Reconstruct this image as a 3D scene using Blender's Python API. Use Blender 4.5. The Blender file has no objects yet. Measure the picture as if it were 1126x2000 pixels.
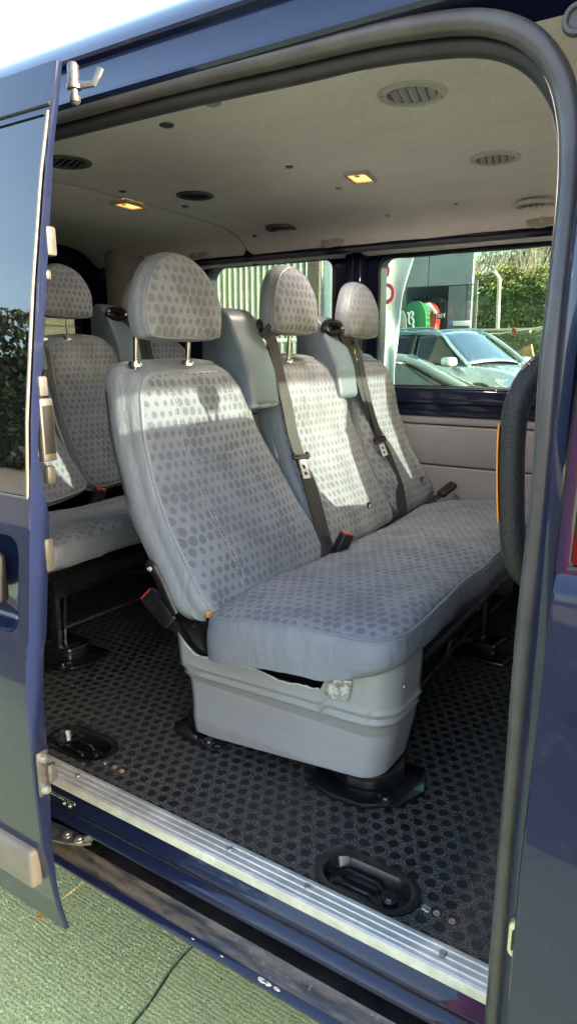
import bpy, bmesh, math, random
from math import radians as R_, sin, cos, pi
from mathutils import Vector, noise, Matrix
random.seed(7)
SC = bpy.context.scene
COL = SC.collection

# ------------------------------------------------------------------ camera constants
CAM = Vector((0, 0, 1.5)); FPX = 1330.0
YAW = R_(32.9); PIT = R_(13.2)
FW = Vector((-sin(YAW)*cos(PIT), cos(YAW)*cos(PIT), -sin(PIT)))
RT = Vector((cos(YAW), sin(YAW), 0)); UP = RT.cross(FW)

def at(u, v, Y):
    """photo pixel on the plane y = Y, used to read off real positions"""
    d = FW + RT*((u-563)/FPX) - UP*((v-1000)/FPX)
    return CAM + d*((Y-CAM.y)/d.y)

# ------------------------------------------------------------------ object helpers
ORG = {}
def link(name, verts, faces, mat, parent=None, smooth=True, uv=None, mi=None, label=None):
    off = ORG.get(parent.as_pointer(), Vector((0, 0, 0))) if parent else Vector((0, 0, 0))
    me = bpy.data.meshes.new(name)
    me.from_pydata([tuple(Vector(v)-off) for v in verts], [], faces)
    for m in (mat if isinstance(mat, (list, tuple)) else [mat]):
        me.materials.append(m)
    if mi:
        for p, k in zip(me.polygons, mi): p.material_index = k
    if uv:
        l = me.uv_layers.new(name='UVMap')
        for p in me.polygons:
            for li in p.loop_indices:
                l.data[li].uv = uv[me.loops[li].vertex_index]
    bm = bmesh.new(); bm.from_mesh(me)
    bmesh.ops.recalc_face_normals(bm, faces=bm.faces)
    bm.to_mesh(me); bm.free()
    if smooth:
        for p in me.polygons: p.use_smooth = True
        try: me.set_sharp_from_angle(angle=R_(smooth if smooth is not True else 40))
        except Exception: pass
    o = bpy.data.objects.new(name, me); COL.objects.link(o)
    if parent:
        o.parent = parent; ORG[o.as_pointer()] = off
    return o

def empty(name, loc, label=None, cat=None, group=None):
    o = bpy.data.objects.new(name, None); COL.objects.link(o)
    o.location = loc; o.empty_display_size = .1
    ORG[o.as_pointer()] = Vector(loc)
    tag(o, label, cat, group)
    return o

def tag(o, label=None, cat=None, group=None, kind=None):
    if label: o['label'] = label
    if cat: o['category'] = cat
    if group: o['group'] = group
    if kind: o['kind'] = kind
    return o

class MB:
    def __init__(s): s.v = []; s.f = []; s.m = []
    def add(s, vs, fs, m=0):
        b = len(s.v); s.v += [Vector(v) for v in vs]
        s.f += [tuple(i+b for i in f) for f in fs]; s.m += [m]*len(fs)
        return s
    def box(s, a, b, bev=0.0, seg=2, m=0, M=None):
        bm = bmesh.new(); bmesh.ops.create_cube(bm, size=1)
        a = Vector(a); b = Vector(b)
        for v in bm.verts:
            v.co = Vector([(a[i]+b[i])/2+v.co[i]*abs(b[i]-a[i]) for i in range(3)])
        if bev: bmesh.ops.bevel(bm, geom=list(bm.edges), offset=bev, segments=seg, affect='EDGES', profile=.5)
        return s.bm(bm, m, M)
    def bm(s, bm, m=0, M=None):
        bm.verts.ensure_lookup_table(); bm.verts.index_update()
        vs = [(M @ v.co) if M else v.co.copy() for v in bm.verts]
        fs = [tuple(v.index for v in f.verts) for f in bm.faces]
        bm.free(); return s.add(vs, fs, m)
    def tube(s, path, r, seg=10, m=0, close=False, flat=1.0, ref=None):
        path = [Vector(p) for p in path]; n = len(path); vs = []; fs = []
        prev = None
        for i, p in enumerate(path):
            a = path[i-1] if (i > 0 or close) else p
            b = path[(i+1) % n] if (i < n-1 or close) else p
            t = (b-a).normalized()
            if prev is None:
                q = Vector(ref) if ref else (Vector((0, 0, 1)) if abs(t.z) < .9 else Vector((1, 0, 0)))
            else: q = prev
            nn = (q - t*q.dot(t)).normalized(); prev = nn
            bb = t.cross(nn)
            rr = r[i] if isinstance(r, (list, tuple)) else r
            for k in range(seg):
                an = 2*pi*k/seg
                vs.append(p + nn*cos(an)*rr + bb*sin(an)*rr*flat)
        L = n if close else n-1
        for i in range(L):
            for k in range(seg):
                j = (i+1) % n
                fs.append((i*seg+k, i*seg+(k+1) % seg, j*seg+(k+1) % seg, j*seg+k))
        if not close:
            fs.append(tuple(range(seg))[::-1]); fs.append(tuple((n-1)*seg+k for k in range(seg)))
        return s.add(vs, fs, m)
    def prism(s, poly, a, b, ax='y', bev=0.0, seg=2, m=0):
        """2-D polygon extruded between a and b along ax"""
        def P(p, t):
            return {'y': (p[0], t, p[1]), 'x': (t, p[0], p[1]), 'z': (p[0], p[1], t)}[ax]
        bm = bmesh.new()
        f = bm.faces.new([bm.verts.new(P(p, a)) for p in poly])
        g = bmesh.ops.extrude_face_region(bm, geom=[f])
        d = Vector(P((0, 0), b))-Vector(P((0, 0), a))
        for e in g['geom']:
            if isinstance(e, bmesh.types.BMVert): e.co += d
        bmesh.ops.recalc_face_normals(bm, faces=bm.faces)
        if bev:
            bmesh.ops.bevel(bm, geom=list(bm.edges), offset=bev, segments=seg, affect='EDGES', profile=.5)
        return s.bm(bm, m)
    def lathe(s, prof, c, axis='z', seg=24, m=0, sx=1, sy=1):
        vs = []; fs = []; n = len(prof); c = Vector(c)
        for k in range(seg):
            a = 2*pi*k/seg
            for r, h in prof:
                x, y = r*cos(a)*sx, r*sin(a)*sy
                vs.append(c+Vector({'z': (x, y, h), 'y': (x, h, y), 'x': (h, x, y)}[axis]))
        for k in range(seg):
            for i in range(n-1):
                k2 = (k+1) % seg
                fs.append((k*n+i, k2*n+i, k2*n+i+1, k*n+i+1))
        return s.add(vs, fs, m)
    def sheet(s, rows, m=0, close=False):
        n = len(rows[0]); vs = [p for r in rows for p in r]; fs = []
        L = len(rows) if close else len(rows)-1
        for i in range(L):
            j = (i+1) % len(rows)
            for k in range(n-1): fs.append((i*n+k, i*n+k+1, j*n+k+1, j*n+k))
        return s.add(vs, fs, m)
    def ribbon(s, path, across, th=.0012, m=0):
        """strip: path points with half-width vectors, given a real thickness"""
        path = [Vector(p) for p in path]; n = len(path); vs = []; fs = []
        for i, p in enumerate(path):
            w = Vector(across[i] if isinstance(across, list) else across)
            t = (path[min(i+1, n-1)]-path[max(i-1, 0)]).normalized()
            nn = t.cross(w).normalized()*th
            vs += [p-w+nn, p+w+nn, p+w-nn, p-w-nn]
        for i in range(n-1):
            for k in range(4):
                fs.append((i*4+k, i*4+(k+1) % 4, i*4+4+(k+1) % 4, i*4+4+k))
        fs += [(0, 1, 2, 3), tuple(n*4-4+k for k in range(4))]
        return s.add(vs, fs, m)
    def build(s, name, mat, parent=None, smooth=True, label=None):
        o = link(name, s.v, s.f, mat, parent, smooth, mi=s.m)
        if label: o['label'] = label
        return o

def rrect(x0, x1, y0, y1, r, n=6):
    pts = []
    for cx, cy, a0 in ((x1-r, y1-r, 0), (x0+r, y1-r, 90), (x0+r, y0+r, 180), (x1-r, y0+r, 270)):
        for k in range(n+1):
            a = R_(a0+90*k/n); pts.append((cx+r*cos(a), cy+r*sin(a)))
    return pts

def plate(mb, ou, ho, r, a, b, P, m=0, edge=0):
    """rectangular plate ou=(x0,x1,z0,z1) with a rounded hole ho, thickness a..b; P maps (x,z,t) to 3-D"""
    x0, x1, z0, z1 = ou; n = 6
    inn = rrect(*ho, r, n)
    out = []
    N = len(inn)
    for i, p in enumerate(inn):
        q = i // (n+1); k = i % (n+1)
        cx, cz = ((x1, z1), (x0, z1), (x0, z0), (x1, z0))[q]
        h = n/2
        if q == 0: pt = (x1, p[1]+(z1-p[1])*min(1, k/h)) if k <= h else (x1+(p[0]-x1)*((k-h)/h), z1)
        elif q == 1: pt = (p[0]+(x0-p[0])*min(1, k/h), z1) if k <= h else (x0, z1+(p[1]-z1)*((k-h)/h))
        elif q == 2: pt = (x0, p[1]+(z0-p[1])*min(1, k/h)) if k <= h else (x0+(p[0]-x0)*((k-h)/h), z0)
        else: pt = (p[0]+(x1-p[0])*min(1, k/h), z0) if k <= h else (x1, z0+(p[1]-z0)*((k-h)/h))
        out.append(pt)
    loops = [[P(p[0], p[1], a) for p in out], [P(p[0], p[1], a) for p in inn],
             [P(p[0], p[1], b) for p in inn], [P(p[0], p[1], b) for p in out]]
    vs = [p for l in loops for p in l]; fs = []
    for L in range(4):
        for i in range(N):
            j = (i+1) % N; L2 = (L+1) % 4
            fs.append((L*N+i, L*N+j, L2*N+j, L2*N+i))
    mb.add(vs, fs, m)

def interp(tab, x):
    if x <= tab[0][0]: return tab[0][1]
    for (a, b), (c, d) in zip(tab, tab[1:]):
        if x <= c: return b+(d-b)*(x-a)/(c-a)
    return tab[-1][1]
def sinterp(tab, x):
    """smooth (Catmull-Rom) interpolation"""
    if x <= tab[0][0]: return tab[0][1]
    if x >= tab[-1][0]: return tab[-1][1]
    for i in range(len(tab)-1):
        if x <= tab[i+1][0]:
            x0, y0 = tab[i]; x1, y1 = tab[i+1]
            t = (x-x0)/(x1-x0)
            m0 = (y1-tab[i-1][1])/(x1-tab[i-1][0]) if i > 0 else (y1-y0)/(x1-x0)
            m1 = (tab[i+2][1]-y0)/(tab[i+2][0]-x0) if i+2 < len(tab) else (y1-y0)/(x1-x0)
            h = x1-x0
            return (2*t**3-3*t*t+1)*y0+(t**3-2*t*t+t)*h*m0+(-2*t**3+3*t*t)*y1+(t**3-t*t)*h*m1
def spline(pts, n=8, close=False):
    P = [Vector(p) for p in pts]; N = len(P); out = []
    rng = range(N) if close else range(N-1)
    for i in rng:
        p1, p2 = P[i], P[(i+1) % N]
        p0 = P[i-1] if (i > 0 or close) else p1*2-p2
        p3 = P[(i+2) % N] if (i+2 < N or close) else p2*2-p1
        for k in range(n):
            t = k/n
            out.append(.5*((2*p1)+(p2-p0)*t+(2*p0-5*p1+4*p2-p3)*t*t+(3*p1-p0-3*p2+p3)*t**3))
    if not close: out.append(P[-1])
    return out
def nz(x, y, z=0, s=1): return noise.noise(Vector((x*s, y*s, z*s)))

# ------------------------------------------------------------------ materials
class NT:
    def __init__(s, name):
        s.m = bpy.data.materials.new(name); s.m.use_nodes = True
        s.t = s.m.node_tree; s.t.nodes.clear()
        s.out = s.n('ShaderNodeOutputMaterial')
    def n(s, t, **k):
        o = s.t.nodes.new(t)
        for a, b in k.items(): setattr(o, a, b)
        return o
    def set(s, sock, val):
        if isinstance(val, bpy.types.NodeSocket): s.t.links.new(val, sock)
        elif isinstance(val, (tuple, list)) and len(val) == 3 and sock.type == 'RGBA': sock.default_value = (*val, 1)
        else: sock.default_value = val
    def math(s, op, a, b=None, c=None, clamp=False):
        o = s.n('ShaderNodeMath', operation=op, use_clamp=clamp)
        s.set(o.inputs[0], a)
        if b is not None: s.set(o.inputs[1], b)
        if c is not None: s.set(o.inputs[2], c)
        return o.outputs[0]
    def vm(s, op, a, b=None, out=0):
        o = s.n('ShaderNodeVectorMath', operation=op)
        s.set(o.inputs[0], a)
        if b is not None:
            if op == 'SCALE': s.set(o.inputs['Scale'], b)
            else: s.set(o.inputs[1], b)
        return o.outputs[out]
    def coord(s, which='Object'): return s.n('ShaderNodeTexCoord').outputs[which]
    def noise(s, vec, scale, detail=3, rough=.5, fac=True):
        o = s.n('ShaderNodeTexNoise'); s.set(o.inputs['Vector'], vec)
        o.inputs['Scale'].default_value = scale; o.inputs['Detail'].default_value = detail
        o.inputs['Roughness'].default_value = rough
        return o.outputs['Fac' if fac else 'Color']
    def vor(s, vec, scale, feature='F1', out='Distance'):
        o = s.n('ShaderNodeTexVoronoi', feature=feature); s.set(o.inputs['Vector'], vec)
        o.inputs['Scale'].default_value = scale
        return o.outputs[out]
    def ramp(s, x, a, b):  # smooth 0..1 between a and b
        o = s.n('ShaderNodeMapRange'); o.interpolation_type = 'SMOOTHSTEP'
        s.set(o.inputs['Value'], x); o.inputs['From Min'].default_value = a; o.inputs['From Max'].default_value = b
        return o.outputs[0]
    def mix(s, f, a, b):
        o = s.n('ShaderNodeMix', data_type='RGBA'); s.set(o.inputs[0], f)
        s.set(o.inputs[6], a); s.set(o.inputs[7], b); return o.outputs[2]
    def scale(s, vec, x, y, z): return s.vm('MULTIPLY', vec, (x, y, z))
    def hexd(s, vec, sp):
        """distance to the nearest point of a staggered lattice of spacing sp, in spacings"""
        p = s.vm('SCALE', vec, 1/sp); p = s.vm('MULTIPLY', p, (1, 1, 0)); p = s.vm('ADD', p, (200, 200, 0))
        r = (1, 1.7320508, 1)
        a = s.vm('SUBTRACT', s.vm('MODULO', p, r), (.5, .8660254, 0))
        b = s.vm('SUBTRACT', s.vm('MODULO', s.vm('ADD', p, (.5, .8660254, 0)), r), (.5, .8660254, 0))
        fl = lambda v: s.vm('LENGTH', s.vm('MULTIPLY', v, (1, 1, 0)), out=1)
        return s.math('MINIMUM', fl(a), fl(b))
    def bump(s, h, strength=.3, dist=.001):
        o = s.n('ShaderNodeBump'); o.inputs['Strength'].default_value = strength
        o.inputs['Distance'].default_value = dist; s.set(o.inputs['Height'], h); return o.outputs[0]
    def pbr(s, **k):
        b = s.n('ShaderNodeBsdfPrincipled')
        nm = dict(color='Base Color', rough='Roughness', metal='Metallic', normal='Normal', coat='Coat Weight',
                  coatr='Coat Roughness', spec='Specular IOR Level', emit='Emission Color', es='Emission Strength',
                  sheen='Sheen Weight', trans='Transmission Weight', ior='IOR')
        for a, v in k.items(): s.set(b.inputs[nm[a]], v)
        s.t.links.new(b.outputs[0], s.out.inputs[0]); return s.m

def simple(name, col, rough=.5, metal=0, var=.15, sc=8, bump=0, bsc=60, coat=0, spec=.5, **k):
    t = NT(name); c = t.coord()
    n = t.noise(c, sc, 4, .6)
    dk = tuple(x*(1-var) for x in col); lt = tuple(min(1, x*(1+var)) for x in col)
    a = dict(color=t.mix(t.ramp(n, .3, .7), dk, lt), rough=t.math('MULTIPLY_ADD', t.noise(c, sc*3, 3), rough*.3, rough*.85), metal=metal, coat=coat, spec=spec)
    if bump: a['normal'] = t.bump(t.noise(c, bsc, 4, .6), bump, .002)
    a.update(k)
    return t.pbr(**a)

def fabric(name, c1, c2, dot):
    t = NT(name); uv = t.coord('UV')
    wv = t.n('ShaderNodeTexWave', wave_type='BANDS', bands_direction='DIAGONAL')
    t.set(wv.inputs['Vector'], uv); wv.inputs['Scale'].default_value = 95
    base = t.mix(wv.outputs['Fac'], c1, c2)
    blot = t.noise(uv, 7, 3)
    base = t.mix(t.math('MULTIPLY', t.ramp(blot, .35, .75), .35), base, tuple(x*.75 for x in c1))
    warp = t.vm('ADD', uv, t.vm('SCALE', t.vm('SUBTRACT', t.noise(uv, 9, 2, .5, False), (.5, .5, .5)), .012))
    d = t.hexd(t.scale(warp, 1.0, .92, 1), .0245)
    rad = t.math('MULTIPLY_ADD', t.ramp(t.noise(uv, 14, 1), .3, .7), .20, .22)
    e = t.math('SUBTRACT', rad, d)
    mask = t.ramp(e, -.025, .03)
    strength = t.math('MULTIPLY_ADD', t.noise(uv, 4, 3), .75, .16)
    col = t.mix(t.math('MULTIPLY', mask, strength), base, dot)
    h = t.math('MULTIPLY_ADD', mask, -.3, wv.outputs['Fac'])
    h = t.math('MULTIPLY_ADD', t.noise(uv, 60, 3), 1.2, h)
    cr = t.math('ABSOLUTE', t.math('SUBTRACT', t.noise(t.scale(uv, 1, .55, 1), 11, 4, .55), .5))
    h = t.math('MULTIPLY_ADD', cr, 17.0, h)
    return t.pbr(color=col, rough=.92, spec=.2, sheen=.15, normal=t.bump(h, .42, .0014))

def m_paint():
    t = NT('navy paint'); c = t.coord()
    n = t.noise(c, 3, 4); fl = t.vor(c, 900, out='Color')
    sep = t.n('ShaderNodeSeparateColor'); t.set(sep.inputs[0], fl)
    scr = t.noise(t.scale(c, 4, 4, 60), 6, 2)
    col = t.mix(t.ramp(n, .3, .7), (.0065, .0095, .028), (.009, .0135, .038))
    col = t.mix(t.math('MULTIPLY', sep.outputs[0], .2), col, (.012, .02, .07))
    dirt = t.ramp(t.noise(c, 22, 6, .7), .58, .8)
    col = t.mix(t.math('MULTIPLY', t.math('ADD', dirt, t.math('MULTIPLY', t.ramp(scr, .6, .75), .15), clamp=True), .16), col, (.17, .16, .14))
    return t.pbr(color=col, rough=.3, metal=.05, coat=.7, coatr=t.math('MULTIPLY_ADD', dirt, .25, .03), spec=.12,
                 normal=t.bump(t.noise(c, 14, 2), .03, .004))
def m_step():
    t = NT('dirty step paint'); c = t.coord()
    n = t.noise(t.scale(c, 1, 6, 6), 9, 6, .65)
    n2 = t.noise(c, 60, 4, .7)
    col = t.mix(t.ramp(n, .38, .62), (.014, .015, .020), (.095, .078, .058))
    col = t.mix(t.math('MULTIPLY', t.ramp(n2, .6, .72), .55), col, (.30, .25, .19))
    return t.pbr(color=col, rough=t.math('MULTIPLY_ADD', n, .5, .25), coat=.25, normal=t.bump(n2, .25, .001))
def m_floor():
    t = NT('studded black rubber'); c = t.coord()
    d = t.hexd(c, .0315)
    dotm = t.ramp(t.math('SUBTRACT', .315, d), -.02, .02)
    sp = t.vor(c, 560)
    speck = t.math('SUBTRACT', 1, t.ramp(sp, .25, .55))
    dust = t.math('MAXIMUM', t.ramp(t.noise(c, 2.6, 6, .65), .42, .70), t.math('MULTIPLY', t.ramp(t.noise(t.scale(c, 2, 9, 1), 5, 6, .7), .56, .70), .9))
    g = t.mix(speck, (.008, .0083, .0085), (.23, .225, .215))
    g = t.mix(t.math('MULTIPLY', dust, .35), g, (.055, .052, .047))
    dt = t.mix(t.math('MULTIPLY', dust, .6), (.006, .0065, .007), (.036, .034, .030))
    col = t.mix(dotm, g, dt)
    h = t.math('MULTIPLY_ADD', dotm, 1.1, t.math('MULTIPLY', t.math('SUBTRACT', 1, dotm), speck))
    return t.pbr(color=col, rough=t.math('MULTIPLY_ADD', dust, .25, .42), spec=.45, normal=t.bump(h, .6, .0012))
def m_alu():
    t = NT('worn aluminium'); c = t.coord()
    n = t.noise(t.scale(c, 1.5, 90, 90), 4, 4, .6); n2 = t.noise(c, 14, 5, .7)
    col = t.mix(t.ramp(n2, .35, .7), (.52, .515, .49), (.76, .75, .72))
    col = t.mix(t.math('MULTIPLY', t.ramp(n, .5, .75), .35), col, (.33, .31, .27))
    return t.pbr(color=col, metal=.55, rough=t.math('MULTIPLY_ADD', n2, .25, .36), normal=t.bump(n, .15, .0006))
def m_headliner():
    t = NT('headliner felt'); c = t.coord()
    n = t.noise(c, 160, 4, .7); n2 = t.noise(t.scale(c, 1, 2.2, 1), 3.2, 5, .62)
    col = t.mix(t.ramp(n2, .35, .75), (.88, .80, .755), (.82, .735, .69))
    col = t.mix(t.math('MULTIPLY', t.ramp(n, .45, .65), .42), col, (.60, .56, .515))
    return t.pbr(color=col, rough=.95, spec=.15, normal=t.bump(t.math('ADD', n, t.math('MULTIPLY', t.noise(t.scale(c, 1, 3, 1), 7, 3), 2)), .7, .003))
def m_turf():
    t = NT('artificial grass'); c = t.coord()
    n = t.noise(c, 240, 4, .75); n2 = t.noise(c, 3, 3)
    w = t.n('ShaderNodeTexWave', wave_type='BANDS', bands_direction='Y'); t.set(w.inputs['Vector'], c)
    w.inputs['Scale'].default_value = 28; w.inputs['Distortion'].default_value = 4.5; w.inputs['Detail'].default_value = 3
    col = t.mix(t.ramp(n, .3, .7), (.15, .225, .11), (.46, .58, .36))
    col = t.mix(t.math('MULTIPLY', t.ramp(w.outputs['Fac'], .8, .98), .22), col, (.10, .14, .07))
    col = t.mix(t.math('MULTIPLY', t.ramp(n2, .4, .7), .3), col, (.36, .38, .26))
    col = t.mix(t.math('MULTIPLY', t.ramp(t.noise(t.scale(c, 1, 2.2, 1), 120, 3, .7), .55, .66), .7), col, (.045, .065, .025))
    return t.pbr(color=col, rough=.9, spec=.2, normal=t.bump(t.math('MULTIPLY_ADD', w.outputs['Fac'], .35, n), .9, .004))
def glass(name, tint, ior=1.5, extra=0.0, rough=.0):
    t = NT(name)
    tr = t.n('ShaderNodeBsdfTransparent'); tr.inputs[0].default_value = (*tint, 1)
    gl = t.n('ShaderNodeBsdfGlossy'); gl.inputs['Roughness'].default_value = rough
    gl.inputs[0].default_value = (1, 1, 1, 1)
    fr = t.n('ShaderNodeFresnel'); fr.inputs[0].default_value = ior
    mx = t.n('ShaderNodeMixShader')
    t.set(mx.inputs[0], t.math('ADD', fr.outputs[0], extra, clamp=True))
    t.t.links.new(tr.outputs[0], mx.inputs[1]); t.t.links.new(gl.outputs[0], mx.inputs[2])
    t.t.links.new(mx.outputs[0], t.out.inputs[0]); return t.m
def emis(name, col, st):
    t = NT(name); c = t.coord()
    v = t.n('ShaderNodeTexGradient')
    n = t.noise(c, 30, 2)
    return t.pbr(color=(.8, .7, .55), emit=t.mix(n, col, tuple(min(1, x*1.1) for x in col)), es=st, rough=.3)
def m_leather():
    t = NT('grained black plastic'); c = t.coord()
    v = t.vor(c, 330, 'DISTANCE_TO_EDGE')
    return t.pbr(color=(.018, .017, .018), rough=.36, spec=.55, normal=t.bump(t.ramp(v, 0, .25), .55, .001))
def m_corr():
    t = NT('corrugated sheet metal'); c = t.coord()
    n = t.noise(t.scale(c, 3, 3, .5), 2, 4)
    return t.pbr(color=t.mix(n, (.42, .46, .42), (.52, .56, .52)), rough=.45, metal=.3)
def m_hedge():
    t = NT('ivy leaves'); c = t.coord()
    oi = t.n('ShaderNodeNewGeometry').outputs['Random Per Island']
    n = t.noise(c, 1.2, 3)
    col = t.mix(oi, (.05, .10, .03), (.17, .25, .07))
    col = t.mix(t.math('MULTIPLY', t.ramp(n, .5, .75), .6), col, (.24, .26, .09))
    return t.pbr(color=col, rough=.5, spec=.4)
def m_asphalt():
    t = NT('yard asphalt'); c = t.coord()
    n = t.noise(c, 60, 5, .7); n2 = t.noise(c, .35, 4)
    col = t.mix(n, (.05, .05, .05), (.09, .088, .085))
    col = t.mix(t.math('MULTIPLY', t.ramp(n2, .4, .65), .5), col, (.12, .117, .11))
    return t.pbr(color=col, rough=.9, normal=t.bump(n, .4, .004))
def m_conc():
    t = NT('pale concrete'); c = t.coord()
    n = t.noise(c, 30, 5, .7); n2 = t.noise(c, .8, 4)
    col = t.mix(n, (.40, .37, .31), (.50, .47, .40))
    col = t.mix(t.math('MULTIPLY', t.ramp(n2, .4, .7), .35), col, (.30, .28, .24))
    return t.pbr(color=col, rough=.9, normal=t.bump(n, .3, .003))

M = {}
M['paint'] = m_paint(); M['step'] = m_step(); M['floor'] = m_floor(); M['alu'] = m_alu(); M['head'] = m_headliner()
M['turf'] = m_turf(); M['asphalt'] = m_asphalt(); M['conc'] = m_conc(); M['leather'] = m_leather()
M['fabric'] = fabric('dotted seat fabric', (.148, .164, .205), (.305, .325, .38), (.080, .088, .110))
M['vinyl'] = simple('grey seat vinyl', (.185, .22, .275), .42, var=.06, sc=5, bump=.12, bsc=260, spec=.45)
def m_vinyl():
    t = NT('grey seat vinyl'); c = t.coord()
    n = t.noise(t.scale(c, 1, 1, .45), 16, 4, .55); g = t.noise(c, 300, 3)
    col = t.mix(t.ramp(t.noise(c, 5, 4), .3, .7), (.20, .222, .262), (.23, .252, .29))
    col = t.mix(t.math('MULTIPLY', t.ramp(t.noise(c, 40, 5, .7), .62, .75), .3), col, (.30, .32, .34))
    return t.pbr(color=col, rough=t.math('MULTIPLY_ADD', n, .25, .32), spec=.45, normal=t.bump(t.math('MULTIPLY_ADD', g, .03, t.math('ABSOLUTE', t.math('SUBTRACT', n, .5))), .8, .012))
M['vinyl'] = m_vinyl()
M['vinylr'] = simple('grey wall vinyl', (.28, .27, .295), .55, var=.06, sc=4, bump=.2, bsc=180)
M['plastic'] = simple('grey moulded plastic', (.125, .16, .205), .42, var=.05, sc=6, bump=.12, bsc=330)
M['pod'] = simple('pale grey plastic', (.30, .315, .31), .40, var=.05, sc=4, bump=.06, bsc=200, spec=.5)
M['torn'] = simple('torn foil', (.42, .42, .39), .4, metal=.2, var=.6, sc=90, bump=.9, bsc=90)
M['black'] = simple('black plastic', (.012, .012, .013), .35, var=.3, sc=20)
M['blackp'] = simple('black painted steel', (.010, .010, .011), .22, var=.4, sc=18, coat=.4, bump=.08, bsc=40)
M['rubber'] = simple('grey rubber seal', (.066, .062, .060), .34, var=.22, sc=14, bump=.12, bsc=90, spec=.5)
M['rubberd'] = simple('dark rubber lip', (.02, .02, .022), .5, var=.2, sc=14)
M['belt'] = simple('seat belt webbing', (.022, .024, .028), .6, var=.15, sc=90, bump=.3, bsc=500)
M['beltd'] = simple('dark seat belt webbing', (.018, .018, .02), .65, var=.15, sc=90, bump=.3, bsc=500)
M['chrome'] = simple('bright steel', (.62, .61, .58), .22, metal=1, var=.1, sc=30)
M['steel'] = simple('dull zinc steel', (.34, .34, .33), .42, metal=.85, var=.25, sc=40)
M['dsteel'] = simple('grimy steel', (.12, .12, .125), .4, metal=.7, var=.4, sc=40, bump=.2, bsc=80)
M['red'] = simple('red button', (.60, .05, .03), .4, var=.08)
M['orange'] = simple('orange sticker', (.95, .36, .04), .45, var=.05)
M['thread'] = simple('pale thread', (.42, .43, .45), .8, var=.2, sc=300)
M['threadd'] = simple('grey thread', (.30, .31, .34), .8, var=.2, sc=300)
M['ventl'] = simple('beige vent plastic', (.50, .47, .42), .5, var=.05)
M['ventd'] = simple('dark vent plastic', (.07, .07, .065), .5, var=.05)
M['slat'] = simple('vent slat', (.34, .31, .28), .45, var=.08)
M['trimg'] = simple('beige pillar trim', (.36, .35, .31), .8, var=.06, sc=10, bump=.25, bsc=150)
M['fit'] = simple('weathered door fitting', (.06, .056, .05), .55, var=.25, sc=40)
M['strip'] = simple('grey bumper strip', (.105, .102, .09), .55, var=.15, sc=10, bump=.2, bsc=120)
M['lamp'] = emis('lit dome lamp', (1.0, .48, .11), .26)
M['lampf'] = simple('clear lamp housing', (.55, .50, .42), .25, var=.05)
M['whitep'] = simple('white plastic', (.60, .60, .57), .4, var=.08)
M['glasst'] = glass('green tinted glass', (.72, .84, .77), 1.5)
M['glassd'] = glass('dark door glass', (.05, .055, .055), 1.62, .02)
M['glassr'] = glass('dark rear glass', (.20, .23, .21), 1.5)
M['glassw'] = glass('clear windscreen glass', (.68, .72, .69), 1.3)
M['foam'] = simple('orange foam', (.45, .24, .07), .9, var=.3, sc=60)

# ------------------------------------------------------------------ world and sun
SUN_EL, SUN_AZ = 11.5, 3.2     # azimuth measured from +X towards +Y
w = bpy.data.worlds.new('World'); SC.world = w; w.use_nodes = True
nt = w.node_tree; bg = nt.nodes['Background']
sk = nt.nodes.new('ShaderNodeTexSky'); sk.sky_type = 'NISHITA'; sk.sun_disc = False
sk.sun_elevation = R_(SUN_EL); sk.sun_rotation = R_(90-SUN_AZ); sk.air_density = 1.0; sk.dust_density = 4.0; sk.ozone_density = 1.0
nt.links.new(sk.outputs[0], bg.inputs[0]); bg.inputs[1].default_value = .15
sl = bpy.data.lights.new('sun', 'SUN'); sl.energy = 2.0; sl.angle = R_(.5); sl.color = (1, .90, .70)
so = bpy.data.objects.new('sun', sl); COL.objects.link(so)
sd = Vector((cos(R_(SUN_AZ))*cos(R_(SUN_EL)), sin(R_(SUN_AZ))*cos(R_(SUN_EL)), sin(R_(SUN_EL))))
so.rotation_euler = sd.to_track_quat('Z', 'Y').to_euler(); so.location = sd*30

cd = bpy.data.cameras.new('camera'); co = bpy.data.objects.new('camera', cd); COL.objects.link(co)
cd.sensor_fit = 'VERTICAL'; cd.sensor_height = 36; cd.lens = FPX/2000*36; cd.clip_start = .02; cd.clip_end = 3000
co.matrix_world = Matrix.Translation(CAM) @ Matrix((RT, UP, -FW)).transposed().to_4x4()
SC.camera = co
SC.view_settings.view_transform = 'Standard'; SC.view_settings.look = 'None'
SC.view_settings.gamma = 1; SC.view_settings.exposure = 3.33

# ------------------------------------------------------------------ ground
def gz(y): return .25*max(0, min(1, (y-4.2)/5.0))
rows = []
xs = [-900, -300, -100, -40, -20, -10, -5, 0, 5, 12, 40, 100, 300, 900]
for y in [-900, -300, -100, -40, -20, -10, -4, 0, 3, 4.2, 5, 6, 7, 8, 9.2, 12, 20, 40, 100, 300, 900]:
    rows.append([Vector((x, y, gz(y))) for x in xs])
tag(MB().sheet(rows).build('ground', M['asphalt']), kind='structure')
mb = MB(); mb.box((-70, -15.4, -.2), (20, -6.5, .006)); tag(mb.build('pavement', M['conc'], smooth=False), kind='structure')
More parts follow.
